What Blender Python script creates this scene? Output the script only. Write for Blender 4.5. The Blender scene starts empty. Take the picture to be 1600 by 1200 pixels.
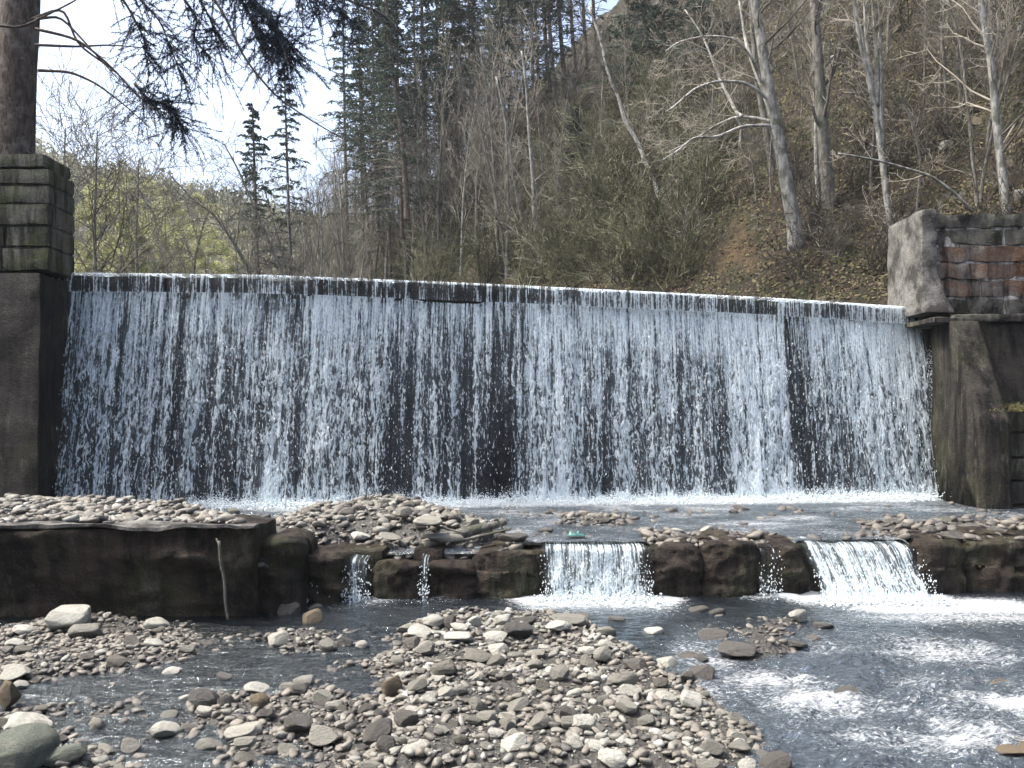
import bpy, math, random
import numpy as np
from mathutils import Vector, Matrix

# ------------------------------------------------------------------ camera, light, world
S = bpy.context.scene
CAMZ, F = 2.05, 1250.0
cam_d = bpy.data.cameras.new('camera'); cam = bpy.data.objects.new('camera', cam_d)
S.collection.objects.link(cam); S.camera = cam
cam.location = (0, 0, CAMZ); cam.rotation_euler = (math.radians(90), 0, 0)
cam_d.lens = 28.125; cam_d.sensor_width = 36; cam_d.shift_y = 0.025
cam_d.clip_start = 0.05; cam_d.clip_end = 3000

SUN_EL, SUN_AZ = math.radians(60), math.radians(-93)      # azimuth measured from +Y (ahead) towards +X
sd = Vector((math.sin(SUN_AZ)*math.cos(SUN_EL), math.cos(SUN_AZ)*math.cos(SUN_EL), math.sin(SUN_EL)))
sl = bpy.data.lights.new('sun', 'SUN'); sl.energy = 2.6; sl.angle = math.radians(10.0); sl.color = (1.0, 0.985, 0.945)
so = bpy.data.objects.new('sun', sl); S.collection.objects.link(so)
so.rotation_euler = (-sd).to_track_quat('-Z', 'Y').to_euler()
w = bpy.data.worlds.new('World'); S.world = w; w.use_nodes = True
nt = w.node_tree; bg = nt.nodes['Background']
sky = nt.nodes.new('ShaderNodeTexSky'); sky.sky_type = 'NISHITA'; sky.sun_disc = False
sky.sun_elevation = SUN_EL; sky.sun_rotation = SUN_AZ
sky.air_density = 1.0; sky.dust_density = 6.0; sky.ozone_density = 1.0
nt.links.new(sky.outputs[0], bg.inputs[0]); bg.inputs[1].default_value = 0.15
S.view_settings.view_transform = 'Standard'; S.view_settings.look = 'None'
S.view_settings.gamma = 1; S.view_settings.exposure = 1.6
S.cycles.max_bounces = 6; S.cycles.transparent_max_bounces = 24
S.cycles.diffuse_bounces = 3; S.cycles.glossy_bounces = 2; S.cycles.transmission_bounces = 3
S.cycles.volume_bounces = 0; S.cycles.caustics_reflective = False; S.cycles.caustics_refractive = False
S.cycles.use_denoising = True; S.cycles.use_fast_gi = False

def W(px, py, Y):
    return ((px-800)/F*Y, Y, CAMZ+(640-py)/F*Y)

# ------------------------------------------------------------------ numpy noise
def _h(ix, iy, iz, seed):
    n = (ix*374761393 + iy*668265263 + iz*2147483647 + seed*1274126177) & 0xffffffff
    n = ((n ^ (n >> 13)) * 1274126177) & 0xffffffff
    n = ((n ^ (n >> 16)) * 2246822519) & 0xffffffff
    return ((n ^ (n >> 15)) & 0xffffff) / float(0xffffff)
def vnoise(x, y, z=0.0, seed=0):
    x = np.asarray(x, float); y = np.asarray(y, float); z = np.asarray(z, float)+0*x
    fx, fy, fz = np.floor(x), np.floor(y), np.floor(z)
    ix, iy, iz = fx.astype(np.int64), fy.astype(np.int64), fz.astype(np.int64)
    ux, uy, uz = x-fx, y-fy, z-fz
    ux, uy, uz = ux*ux*(3-2*ux), uy*uy*(3-2*uy), uz*uz*(3-2*uz)
    r = 0
    for a in (0, 1):
        for b in (0, 1):
            for c in (0, 1):
                r = r + _h(ix+a, iy+b, iz+c, seed)*(ux if a else 1-ux)*(uy if b else 1-uy)*(uz if c else 1-uz)
    return r*2-1
def fbm(x, y, z=0.0, seed=0, o=4, g=0.5):
    r = 0; a = 1; f = 1; s = 0
    for k in range(o):
        r = r + a*vnoise(np.asarray(x)*f, np.asarray(y)*f, np.asarray(z)*f, seed+k*17); s += a; a *= g; f *= 2.03
    return r/s
def sstep(a, b, x):
    t = np.clip((np.asarray(x, float)-a)/(b-a), 0, 1); return t*t*(3-2*t)
def inpoly(x, y, poly):
    x = np.asarray(x, float); y = np.asarray(y, float); c = np.zeros(x.shape, bool); n = len(poly)
    for i in range(n):
        x1, y1 = poly[i]; x2, y2 = poly[(i+1) % n]
        k = ((y1 > y) != (y2 > y)) & (x < (x2-x1)*(y-y1)/((y2-y1) or 1e-9)+x1); c ^= k
    return c

# ------------------------------------------------------------------ object helpers
def tag(o, label=None, cat=None, group=None, kind=None):
    if label: o['label'] = label
    if cat: o['category'] = cat
    if group: o['group'] = group
    if kind: o['kind'] = kind
    return o
def link(name, me, mat=None, parent=None, smooth=True):
    o = bpy.data.objects.new(name, me); S.collection.objects.link(o)
    if mat is not None and not len(me.materials): me.materials.append(mat)
    if smooth: me.polygons.foreach_set('use_smooth', np.ones(len(me.polygons), bool))
    if parent is not None: o.parent = parent
    return o
def mesh(name, V, Q=None, T=None):
    """numpy mesh: V (n,3), Q quads (m,4), T tris (k,3)"""
    me = bpy.data.meshes.new(name); V = np.asarray(V, np.float32)
    Q = np.zeros((0, 4), np.int32) if Q is None else np.asarray(Q, np.int32)
    T = np.zeros((0, 3), np.int32) if T is None else np.asarray(T, np.int32)
    me.vertices.add(len(V)); me.vertices.foreach_set('co', V.ravel())
    li = np.concatenate([Q.ravel(), T.ravel()]).astype(np.int32)
    me.loops.add(len(li)); me.loops.foreach_set('vertex_index', li)
    n = len(Q)+len(T); me.polygons.add(n)
    st = np.concatenate([np.arange(len(Q))*4, len(Q)*4+np.arange(len(T))*3]).astype(np.int32)
    me.polygons.foreach_set('loop_start', st)
    me.update(calc_edges=True); me.validate()
    return me
def empty(name, loc=(0, 0, 0)):
    o = bpy.data.objects.new(name, None); S.collection.objects.link(o); o.location = loc
    o.empty_display_size = 0.2; return o
def fattr(me, name, vals):
    a = me.attributes.new(name, 'FLOAT', 'POINT'); a.data.foreach_set('value', np.asarray(vals, np.float32).ravel())
def grid(xs, ys, zf):
    X, Y = np.meshgrid(xs, ys); Z = zf(X, Y)
    V = np.stack([X, Y, Z], -1).reshape(-1, 3); n, m = X.shape
    i = (np.arange(n-1)[:, None]*m+np.arange(m-1)[None]).ravel()
    return V, np.stack([i, i+1, i+m+1, i+m], -1)
def segs_mesh(P0, P1, R0, R1, k=3):
    P0, P1 = np.asarray(P0, float).reshape(-1, 3), np.asarray(P1, float).reshape(-1, 3)
    R0, R1 = np.asarray(R0, float).ravel(), np.asarray(R1, float).ravel()
    d = P1-P0; L = np.linalg.norm(d, axis=1, keepdims=True)+1e-9; d = d/L
    up = np.where(np.abs(d[:, 2:3]) < 0.9, np.array([[0, 0, 1.]]), np.array([[1., 0, 0]]))
    a = np.cross(d, up); a /= np.linalg.norm(a, axis=1, keepdims=True)+1e-9; b = np.cross(d, a)
    rings = []
    for P, R in ((P0, R0), (P1, R1)):
        for j in range(k):
            th = 2*math.pi*j/k
            rings.append(P+(a*math.cos(th)+b*math.sin(th))*R[:, None])
    V = np.stack(rings, 1).reshape(-1, 3); base = np.arange(len(P0))[:, None]*2*k
    Q = np.concatenate([base+np.array([[j, (j+1) % k, k+(j+1) % k, k+j]]) for j in range(k)], 0)
    return V, Q
def tube(pts, rad, k=10, bump=0.0, seed=0, caps=True):
    """one continuous tapered tube along a polyline, resampled smoothly"""
    P = np.asarray(pts, float); n = len(P); rad = np.asarray(rad, float)
    t = np.arange(n); m = max(n*4, 6); ti = np.linspace(0, n-1, m)
    Q = np.stack([np.interp(ti, t, P[:, j]) for j in range(3)], 1)
    for _ in range(2):
        Q[1:-1] = (Q[:-2]+2*Q[1:-1]+Q[2:])/4
    R = np.interp(ti, t, rad)
    d = np.gradient(Q, axis=0); d /= np.linalg.norm(d, axis=1, keepdims=True)+1e-9
    ref = np.array([0.13, 0.99, 0.05]) if abs(d.mean(0)[1]) < .9 else np.array([1., 0, 0])
    a = np.cross(d, ref); a /= np.linalg.norm(a, axis=1, keepdims=True)+1e-9; b = np.cross(d, a)
    th = np.arange(k)*2*math.pi/k
    V = Q[:, None]+(a[:, None]*np.cos(th)[None, :, None]+b[:, None]*np.sin(th)[None, :, None])*R[:, None, None]
    if bump:
        nn = fbm(np.cos(th)[None]*1.5+seed, np.sin(th)[None]*1.5+0*R[:, None], (ti*1.1)[:, None]+0*th[None], seed, 3)
        V = Q[:, None]+(V-Q[:, None])*(1+bump*nn[..., None])
    V = V.reshape(-1, 3); F_ = []
    i = (np.arange(m-1)[:, None]*k+np.arange(k)[None]); j = (np.arange(m-1)[:, None]*k+(np.arange(k)[None]+1) % k)
    F_ = np.stack([i, j, j+k, i+k], -1).reshape(-1, 4)
    T = None
    if caps:
        V = np.vstack([V, Q[0], Q[-1]]); c0, c1 = len(V)-2, len(V)-1
        r = np.arange(k); T = np.vstack([np.stack([(r+1) % k, r, 0*r+c0], 1), np.stack([(m-1)*k+r, (m-1)*k+(r+1) % k, 0*r+c1], 1)])
    return V, F_, T
class MB:
    def __init__(s): s.V = []; s.Q = []; s.T = []; s.n = 0
    def add(s, V, Q=None, T=None):
        V = np.asarray(V, float).reshape(-1, 3); s.V.append(V)
        if Q is not None and len(Q): s.Q.append(np.asarray(Q)+s.n)
        if T is not None and len(T): s.T.append(np.asarray(T)+s.n)
        s.n += len(V)
    def mesh(s, name):
        return mesh(name, np.vstack(s.V), np.vstack(s.Q) if s.Q else None, np.vstack(s.T) if s.T else None)
    def build(s, name, mat, parent=None, smooth=True): return link(name, s.mesh(name), mat, parent, smooth)
    def box(s, x0, x1, y0, y1, z0, z1, cell=0.15, amp=0.0, seed=0, rnd=0.0, shear=None, freq=2.5):
        """subdivided box with noisy, rounded surface"""
        nx, ny, nz = [max(1, int(round((b-a)/cell))) for a, b in ((x0, x1), (y0, y1), (z0, z1))]
        for ax in range(3):
            for sd_ in (0, 1):
                na, nb = [(ny, nz), (nx, nz), (nx, ny)][ax]
                A, B = np.meshgrid(np.linspace(0, 1, na+1), np.linspace(0, 1, nb+1)); C_ = np.full_like(A, sd_)
                U = [(C_, A, B), (A, C_, B), (A, B, C_)][ax]
                P = np.stack([x0+(x1-x0)*U[0], y0+(y1-y0)*U[1], z0+(z1-z0)*U[2]], -1).reshape(-1, 3)
                cen = np.array([(x0+x1)/2, (y0+y1)/2, (z0+z1)/2]); h = np.array([x1-x0, y1-y0, z1-z0])/2
                if rnd:
                    q = np.clip(np.abs(P-cen)-(h-rnd), 0, None)*np.sign(P-cen); inner = P-q
                    ql = np.linalg.norm(q, axis=1, keepdims=True); P = np.where(ql > 0, inner+q/np.maximum(ql, 1e-9)*np.minimum(ql, rnd), P)
                if amp:
                    off = np.stack([fbm(P[:, 0]*freq+11*c, P[:, 1]*freq, P[:, 2]*freq, seed+c*31, 4) for c in range(3)], 1)
                    P = P+off*amp
                if shear: P = shear(P)
                m = na+1; i = (np.arange(nb)[:, None]*m+np.arange(na)[None]).ravel()
                Q = np.stack([i, i+1, i+m+1, i+m], -1)
                if (ax == 1) ^ (sd_ == 0): Q = Q[:, ::-1]
                s.add(P, Q)

# ------------------------------------------------------------------ materials
class N:
    def __init__(s, name):
        s.m = bpy.data.materials.new(name); s.m.use_nodes = True; s.t = s.m.node_tree; s.t.nodes.clear()
        s.out = s.t.nodes.new('ShaderNodeOutputMaterial')
    def n(s, typ, **kw):
        o = s.t.nodes.new('ShaderNode'+typ)
        for k, v in kw.items(): setattr(o, k, v)
        return o
    def l(s, a, b): s.t.links.new(a, b)
    def put(s, sock, v):
        if hasattr(v, 'is_linked') or isinstance(v, bpy.types.NodeSocket): s.l(v, sock)
        else: sock.default_value = v
    def math(s, op, a, b=0.5, c=None, clamp=False):
        o = s.n('Math', operation=op); o.use_clamp = clamp; s.put(o.inputs[0], a); s.put(o.inputs[1], b)
        if c is not None: s.put(o.inputs[2], c)
        return o.outputs[0]
    def noise(s, vec, scale, detail=4, rough=0.55, dist=0.0):
        o = s.n('TexNoise'); s.l(vec, o.inputs['Vector']); o.inputs['Scale'].default_value = scale
        o.inputs['Detail'].default_value = detail; o.inputs['Roughness'].default_value = rough; o.inputs['Distortion'].default_value = dist
        return o.outputs[0]
    def ramp(s, fac, stops):
        o = s.n('ValToRGB'); s.l(fac, o.inputs[0]); e = o.color_ramp.elements
        while len(e) < len(stops): e.new(0.5)
        for i, (p, c) in enumerate(stops):
            e[i].position = p; e[i].color = (*c, 1) if len(c) == 3 else c
        return o.outputs[0]
    def mix(s, f, a, b):
        o = s.n('Mix', data_type='RGBA'); s.put(o.inputs[0], f)
        for k, v in ((6, a), (7, b)):
            s.put(o.inputs[k], (*v, 1) if isinstance(v, tuple) and len(v) == 3 else v)
        return o.outputs[2]
    def mapping(s, vec, scale=(1, 1, 1), loc=(0, 0, 0)):
        o = s.n('Mapping'); s.l(vec, o.inputs[0]); o.inputs['Scale'].default_value = scale; o.inputs['Location'].default_value = loc
        return o.outputs[0]
    def attr(s, name): return s.n('Attribute', attribute_name=name).outputs['Fac']
    def pos(s): return s.n('NewGeometry').outputs['Position']
    def ocoord(s): return s.n('TexCoord').outputs['Object']
    def bump(s, h, strength=0.5, dist=0.02):
        o = s.n('Bump'); s.l(h, o.inputs['Height']); o.inputs['Strength'].default_value = strength; o.inputs['Distance'].default_value = dist
        return o.outputs[0]
    def bsdf(s, col, rough=0.8, nrm=None, spec=0.5, **kw):
        o = s.n('BsdfPrincipled'); s.put(o.inputs['Base Color'], (*col, 1) if isinstance(col, tuple) and len(col) == 3 else col)
        s.put(o.inputs['Roughness'], rough); o.inputs['Specular IOR Level'].default_value = spec
        if nrm is not None: s.l(nrm, o.inputs['Normal'])
        for k, v in kw.items(): s.put(o.inputs[k], v)
        return o.outputs[0]
    def end(s, sh): s.l(sh, s.out.inputs[0]); return s.m

def m_stone(name, cols, rough=0.75, wet=False):
    k = N(name); P = k.ocoord(); oi = k.n('ObjectInfo')
    rv = k.n('Combine' 'XYZ'); k.l(oi.outputs['Random'], rv.inputs[0]); sc = k.n('VectorMath', operation='SCALE'); k.l(rv.outputs[0], sc.inputs[0]); sc.inputs['Scale'].default_value = 37
    ad = k.n('VectorMath', operation='ADD'); k.l(P, ad.inputs[0]); k.l(sc.outputs[0], ad.inputs[1]); P = ad.outputs[0]
    base = k.ramp(oi.outputs['Random'], cols)
    n1 = k.noise(P, 3.5, 6, 0.65); n2 = k.noise(P, 22, 5, 0.7)
    c = k.mix(k.ramp(n1, [(0.35, (0, 0, 0)), (0.7, (1, 1, 1))]), base, k.mix(0.5, base, (0.12, 0.105, 0.085)))
    hs = k.n('HueSaturation'); k.l(c, hs.inputs['Color']); k.l(k.math('MULTIPLY_ADD', n2, 2.2, -0.1), hs.inputs['Value'])
    h = k.math('ADD', n1, k.math('MULTIPLY', n2, 0.35))
    return k.end(k.bsdf(hs.outputs[0], 0.28 if wet else rough, k.bump(h, 0.7, 0.04), 0.5 if wet else 0.25))
M = {}
M['stone'] = m_stone('dry_stone', [(0.0, (0.095, 0.09, 0.073)), (0.25, (0.18, 0.176, 0.15)), (0.5, (0.135, 0.133, 0.115)), (0.75, (0.225, 0.22, 0.187)), (1.0, (0.07, 0.066, 0.055))])
M['wet'] = m_stone('wet_stone', [(0.0, (0.032, 0.03, 0.026)), (0.4, (0.055, 0.05, 0.042)), (0.7, (0.024, 0.023, 0.021)), (1.0, (0.07, 0.064, 0.054))], wet=True)
M['pale'] = m_stone('pale_stone', [(0.0, (0.31, 0.305, 0.265)), (0.5, (0.37, 0.365, 0.32)), (1.0, (0.26, 0.255, 0.215))])
M['green_rock'] = m_stone('green_grey_boulder', [(0.0, (0.06, 0.075, 0.06)), (1.0, (0.085, 0.10, 0.08))])
M['brown_rock'] = m_stone('brown_stone', [(0.0, (0.085, 0.065, 0.04)), (1.0, (0.12, 0.092, 0.058))])

def m_pebble():
    k = N('pebbles'); P = k.pos(); a = k.attr('tone')
    base = k.ramp(a, [(0.0, (0.05, 0.045, 0.04)), (0.25, (0.14, 0.125, 0.10)), (0.55, (0.145, 0.142, 0.122)), (0.85, (0.23, 0.226, 0.2)), (1.0, (0.33, 0.325, 0.295))])
    n2 = k.noise(P, 60, 4, 0.7); hs = k.n('HueSaturation'); k.l(base, hs.inputs['Color']); k.l(k.math('MULTIPLY_ADD', n2, 1.4, 0.3), hs.inputs['Value'])
    return k.end(k.bsdf(hs.outputs[0], 0.62, k.bump(n2, 0.5, 0.01)))
M['pebble'] = m_pebble()

def m_bed():
    k = N('riverbed'); P = k.pos()
    n1 = k.noise(P, 1.7, 6, 0.6); n2 = k.noise(P, 30, 6, 0.75)
    v = k.n('TexVoronoi'); k.l(P, v.inputs['Vector']); v.inputs['Scale'].default_value = 26
    c = k.ramp(n2, [(0.3, (0.012, 0.011, 0.010)), (0.55, (0.042, 0.038, 0.032)), (0.75, (0.10, 0.092, 0.077))])
    c = k.mix(k.ramp(n1, [(0.4, (0, 0, 0)), (0.65, (1, 1, 1))]), c, (0.03, 0.028, 0.023))
    h = k.math('ADD', k.math('MULTIPLY', n2, 0.8), v.outputs['Distance'])
    return k.end(k.bsdf(c, 0.55, k.bump(h, 0.8, 0.03)))
M['bed'] = m_bed()

def m_hill():
    k = N('hillside_litter'); P = k.pos()
    n0 = k.noise(P, 0.22, 5, 0.6); n1 = k.noise(P, 0.9, 6, 0.65); n2 = k.noise(P, 7, 6, 0.75); n3 = k.noise(P, 28, 3, 0.7)
    litter = k.ramp(n2, [(0.3, (0.008, 0.007, 0.005)), (0.47, (0.034, 0.026, 0.018)), (0.6, (0.072, 0.054, 0.037)), (0.78, (0.15, 0.122, 0.088))])
    moss = k.ramp(n2, [(0.3, (0.010, 0.012, 0.006)), (0.5, (0.040, 0.043, 0.020)), (0.75, (0.11, 0.108, 0.055))])
    rock = k.ramp(n2, [(0.3, (0.035, 0.033, 0.03)), (0.55, (0.13, 0.12, 0.10)), (0.8, (0.26, 0.25, 0.22))])
    c = k.mix(k.ramp(n1, [(0.42, (0, 0, 0)), (0.56, (1, 1, 1))]), litter, moss)
    c = k.mix(k.ramp(k.math('ADD', n1, k.math('MULTIPLY', n0, 0.8)), [(0.98, (0, 0, 0)), (1.06, (1, 1, 1))]), c, rock)
    g = k.mapping(P, (1, 1, 1), (30, -80, 0))
    far = k.n('SeparateXYZ'); k.l(P, far.inputs[0])
    green = k.math('MULTIPLY', k.math('MULTIPLY_ADD', far.outputs[0], -0.25, -3.2, True), k.math('MULTIPLY_ADD', far.outputs[1], -0.02, 2.3, True))
    c = k.mix(green, c, k.ramp(n2, [(0.3, (0.12, 0.15, 0.03)), (0.7, (0.3, 0.33, 0.08))]))
    clay = k.attr('clay'); cl = k.math('MULTIPLY', clay, k.math('MULTIPLY_ADD', n2, 7.0, -2.7, True), clamp=True)
    c = k.mix(cl, c, k.ramp(n3, [(0.3, (0.07, 0.045, 0.024)), (0.7, (0.22, 0.145, 0.075))]))
    h = k.math('ADD', n2, k.math('MULTIPLY', n3, 0.4))
    return k.end(k.bsdf(c, 0.9, k.bump(h, 1.0, 0.25), 0.2))
M['hill'] = m_hill()

def m_bark(name, c0, c1, c2, scale=1.0, dens=(0.42, 0.58)):
    k = N(name); P = k.ocoord()
    n1 = k.noise(k.mapping(P, (3*scale, 3*scale, 0.9*scale)), 3.0, 6, 0.7); n2 = k.noise(P, 2.2*scale, 5, 0.7); n3 = k.noise(k.mapping(P, (4, 4, 0.8)), 14, 3, 0.7)
    c = k.mix(k.ramp(n1, [(dens[0], (0, 0, 0)), (dens[1], (1, 1, 1))]), c0, c1)
    c = k.mix(k.ramp(n2, [(0.52, (0, 0, 0)), (0.62, (1, 1, 1))]), c, c2)
    return k.end(k.bsdf(c, 0.85, k.bump(k.math('ADD', n1, n3), 0.9, 0.04), 0.2))
M['beech'] = m_bark('pale_bark', (0.13, 0.128, 0.115), (0.34, 0.335, 0.31), (0.10, 0.11, 0.085))
M['grey'] = m_bark('grey_bark', (0.09, 0.085, 0.075), (0.21, 0.20, 0.175), (0.08, 0.085, 0.06))
M['birch'] = m_bark('birch_bark', (0.30, 0.28, 0.25), (0.6, 0.58, 0.53), (0.12, 0.11, 0.09))
M['spruce_bark'] = m_bark('spruce_bark', (0.045, 0.035, 0.028), (0.13, 0.10, 0.08), (0.17, 0.15, 0.13), 1.6)
def m_plain(name, c0, c1, scale=3, rough=0.9, transl=0.0):
    k = N(name); P = k.pos(); n = k.noise(P, scale, 4, 0.7)
    c = k.ramp(n, [(0.35, c0), (0.65, c1)]); sh = k.bsdf(c, rough, None, 0.15)
    if transl:
        t = k.n('BsdfTranslucent'); k.l(c, t.inputs[0]); mx = k.n('MixShader'); mx.inputs[0].default_value = transl
        k.l(sh, mx.inputs[1]); k.l(t.outputs[0], mx.inputs[2]); sh = mx.outputs[0]
    return k.end(sh)
M['twig'] = m_plain('bare_twigs', (0.06, 0.054, 0.045), (0.17, 0.155, 0.13), 0.8)
M['twig_pale'] = m_plain('pale_twigs', (0.16, 0.145, 0.115), (0.32, 0.29, 0.24), 0.8)
def m_brush(name, cols):
    k = N(name); c = k.ramp(k.attr('tone'), cols); n = k.noise(k.pos(), 2.5, 3, 0.7); hs = k.n('HueSaturation'); k.l(c, hs.inputs['Color']); k.l(k.math('MULTIPLY_ADD', n, 1.6, 0.2), hs.inputs['Value'])
    return k.end(k.bsdf(hs.outputs[0], .9, None, .1))
M['brush'] = m_plain('dry_moss', (0.045, 0.045, 0.018), (0.13, 0.12, 0.055), 2.5)
M['brush_olive'] = m_brush('olive_brush', [(0, (0.02, 0.022, 0.013)), (.35, (0.072, 0.074, 0.040)), (.7, (0.15, 0.146, 0.088)), (1, (0.34, 0.33, 0.27))])
M['brush_brown'] = m_brush('brown_brush', [(0, (0.022, 0.018, 0.015)), (.4, (0.075, 0.064, 0.05)), (.75, (0.16, 0.14, 0.115)), (1, (0.38, 0.36, 0.32))])
M['needle'] = m_plain('spruce_needles', (0.02, 0.038, 0.028), (0.055, 0.085, 0.058), 2.0, 0.7, 0.25)
M['needle_blue'] = m_plain('dark_needles', (0.016, 0.03, 0.045), (0.04, 0.068, 0.10), 4.0, 0.65, 0.25)
M['leaf'] = m_plain('dead_leaves', (0.035, 0.025, 0.017), (0.135, 0.10, 0.07), 9.0, 0.8, 0.1)
M['far'] = m_plain('far_woods', (0.10, 0.115, 0.055), (0.32, 0.30, 0.18), 0.05, 0.9, 0.15)
M['spring'] = m_plain('spring_leaves', (0.22, 0.245, 0.10), (0.50, 0.49, 0.26), 1.0, 0.7, 0.4)
M['moss'] = m_plain('moss', (0.04, 0.055, 0.012), (0.14, 0.15, 0.05), 12, 0.95)

def m_wall(name, base, stain, light, moss=0.0, red=0.0, scale=1.0, rough=0.8, streak=(5, 5, .7), lime=0.0):
    k = N(name); P = k.pos()
    n0 = k.noise(P, 0.9*scale, 5, 0.65); n1 = k.noise(P, 4*scale, 6, 0.7); n2 = k.noise(P, 40, 5, 0.75)
    st = k.noise(k.mapping(P, streak), 1.3, 5, 0.65)
    c = k.mix(k.ramp(n1, [(0.35, (0, 0, 0)), (0.62, (1, 1, 1))]), base, light)
    c = k.mix(k.ramp(st, [(0.44, (0, 0, 0)), (0.60, (1, 1, 1))]), c, stain)
    if red: c = k.mix(k.math('MULTIPLY', k.ramp(n0, [(0.47, (0, 0, 0)), (0.56, (1, 1, 1))]), red), c, (0.17, 0.075, 0.032))
    if moss: c = k.mix(k.math('MULTIPLY', k.ramp(k.math('ADD', n0, k.math('MULTIPLY', n1, 0.5)), [(0.72, (0, 0, 0)), (0.86, (1, 1, 1))]), moss), c, (0.07, 0.085, 0.025))
    if lime:
        lm = k.math('ADD', k.math('MULTIPLY', k.noise(k.mapping(P, (7, 7, 1.6), (3, 9, 4)), 1.0, 6, 0.75), 0.6), k.math('MULTIPLY', n0, 0.4))
        c = k.mix(k.math('MULTIPLY', k.ramp(lm, [(0.54, (0, 0, 0)), (0.64, (1, 1, 1))]), lime), c, (0.20, 0.19, 0.165))
    hs = k.n('HueSaturation'); k.l(c, hs.inputs['Color']); k.l(k.math('MULTIPLY_ADD', n2, 2.4, -0.2), hs.inputs['Value'])
    return k.end(k.bsdf(hs.outputs[0], rough, k.bump(k.math('ADD', n1, k.math('MULTIPLY', n2, 0.5)), 1.0, 0.06), 0.12))
M['pier_l'] = m_wall('mossy_masonry', (0.10, 0.10, 0.075), (0.03, 0.031, 0.022), (0.17, 0.165, 0.14), moss=0.45)
M['pier_r'] = m_wall('weathered_masonry', (0.12, 0.095, 0.08), (0.022, 0.019, 0.018), (0.21, 0.185, 0.16), red=0.6, lime=0.35)
M['concrete'] = m_wall('grey_concrete', (0.15, 0.145, 0.13), (0.05, 0.047, 0.043), (0.20, 0.195, 0.18), streak=(2, 2, 1.6))
M['damp'] = m_wall('damp_shaded_concrete', (0.016, 0.014, 0.014), (0.007, 0.006, 0.006), (0.028, 0.025, 0.022), lime=0.3, moss=0.12, rough=0.6)  # wet concrete, albedo lowered further to put front-face shade into the colour
M['abut'] = m_wall('abutment_concrete', (0.02, 0.018, 0.016), (0.008, 0.007, 0.007), (0.046, 0.041, 0.035), lime=0.45, moss=0.15)  # base colour darkened to stand in for shade on the sun-facing buttress side
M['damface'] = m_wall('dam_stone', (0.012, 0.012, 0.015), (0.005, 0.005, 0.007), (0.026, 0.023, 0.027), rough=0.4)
M['weir'] = m_wall('weir_rock', (0.024, 0.018, 0.014), (0.008, 0.0065, 0.006), (0.048, 0.037, 0.029), lime=0.3, moss=0.2, rough=0.5)
M['mortar'] = m_wall('lime_mortar', (0.30, 0.28, 0.25), (0.04, 0.035, 0.03), (0.62, 0.60, 0.56))
M['pier_top'] = m_wall('lichen_masonry', (0.075, 0.07, 0.062), (0.016, 0.015, 0.014), (0.17, 0.16, 0.14), moss=0.3, streak=(3, 3, 1.2))
M['joint'] = m_wall('dark_joint', (0.05, 0.048, 0.04), (0.02, 0.02, 0.016), (0.08, 0.075, 0.06))

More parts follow.
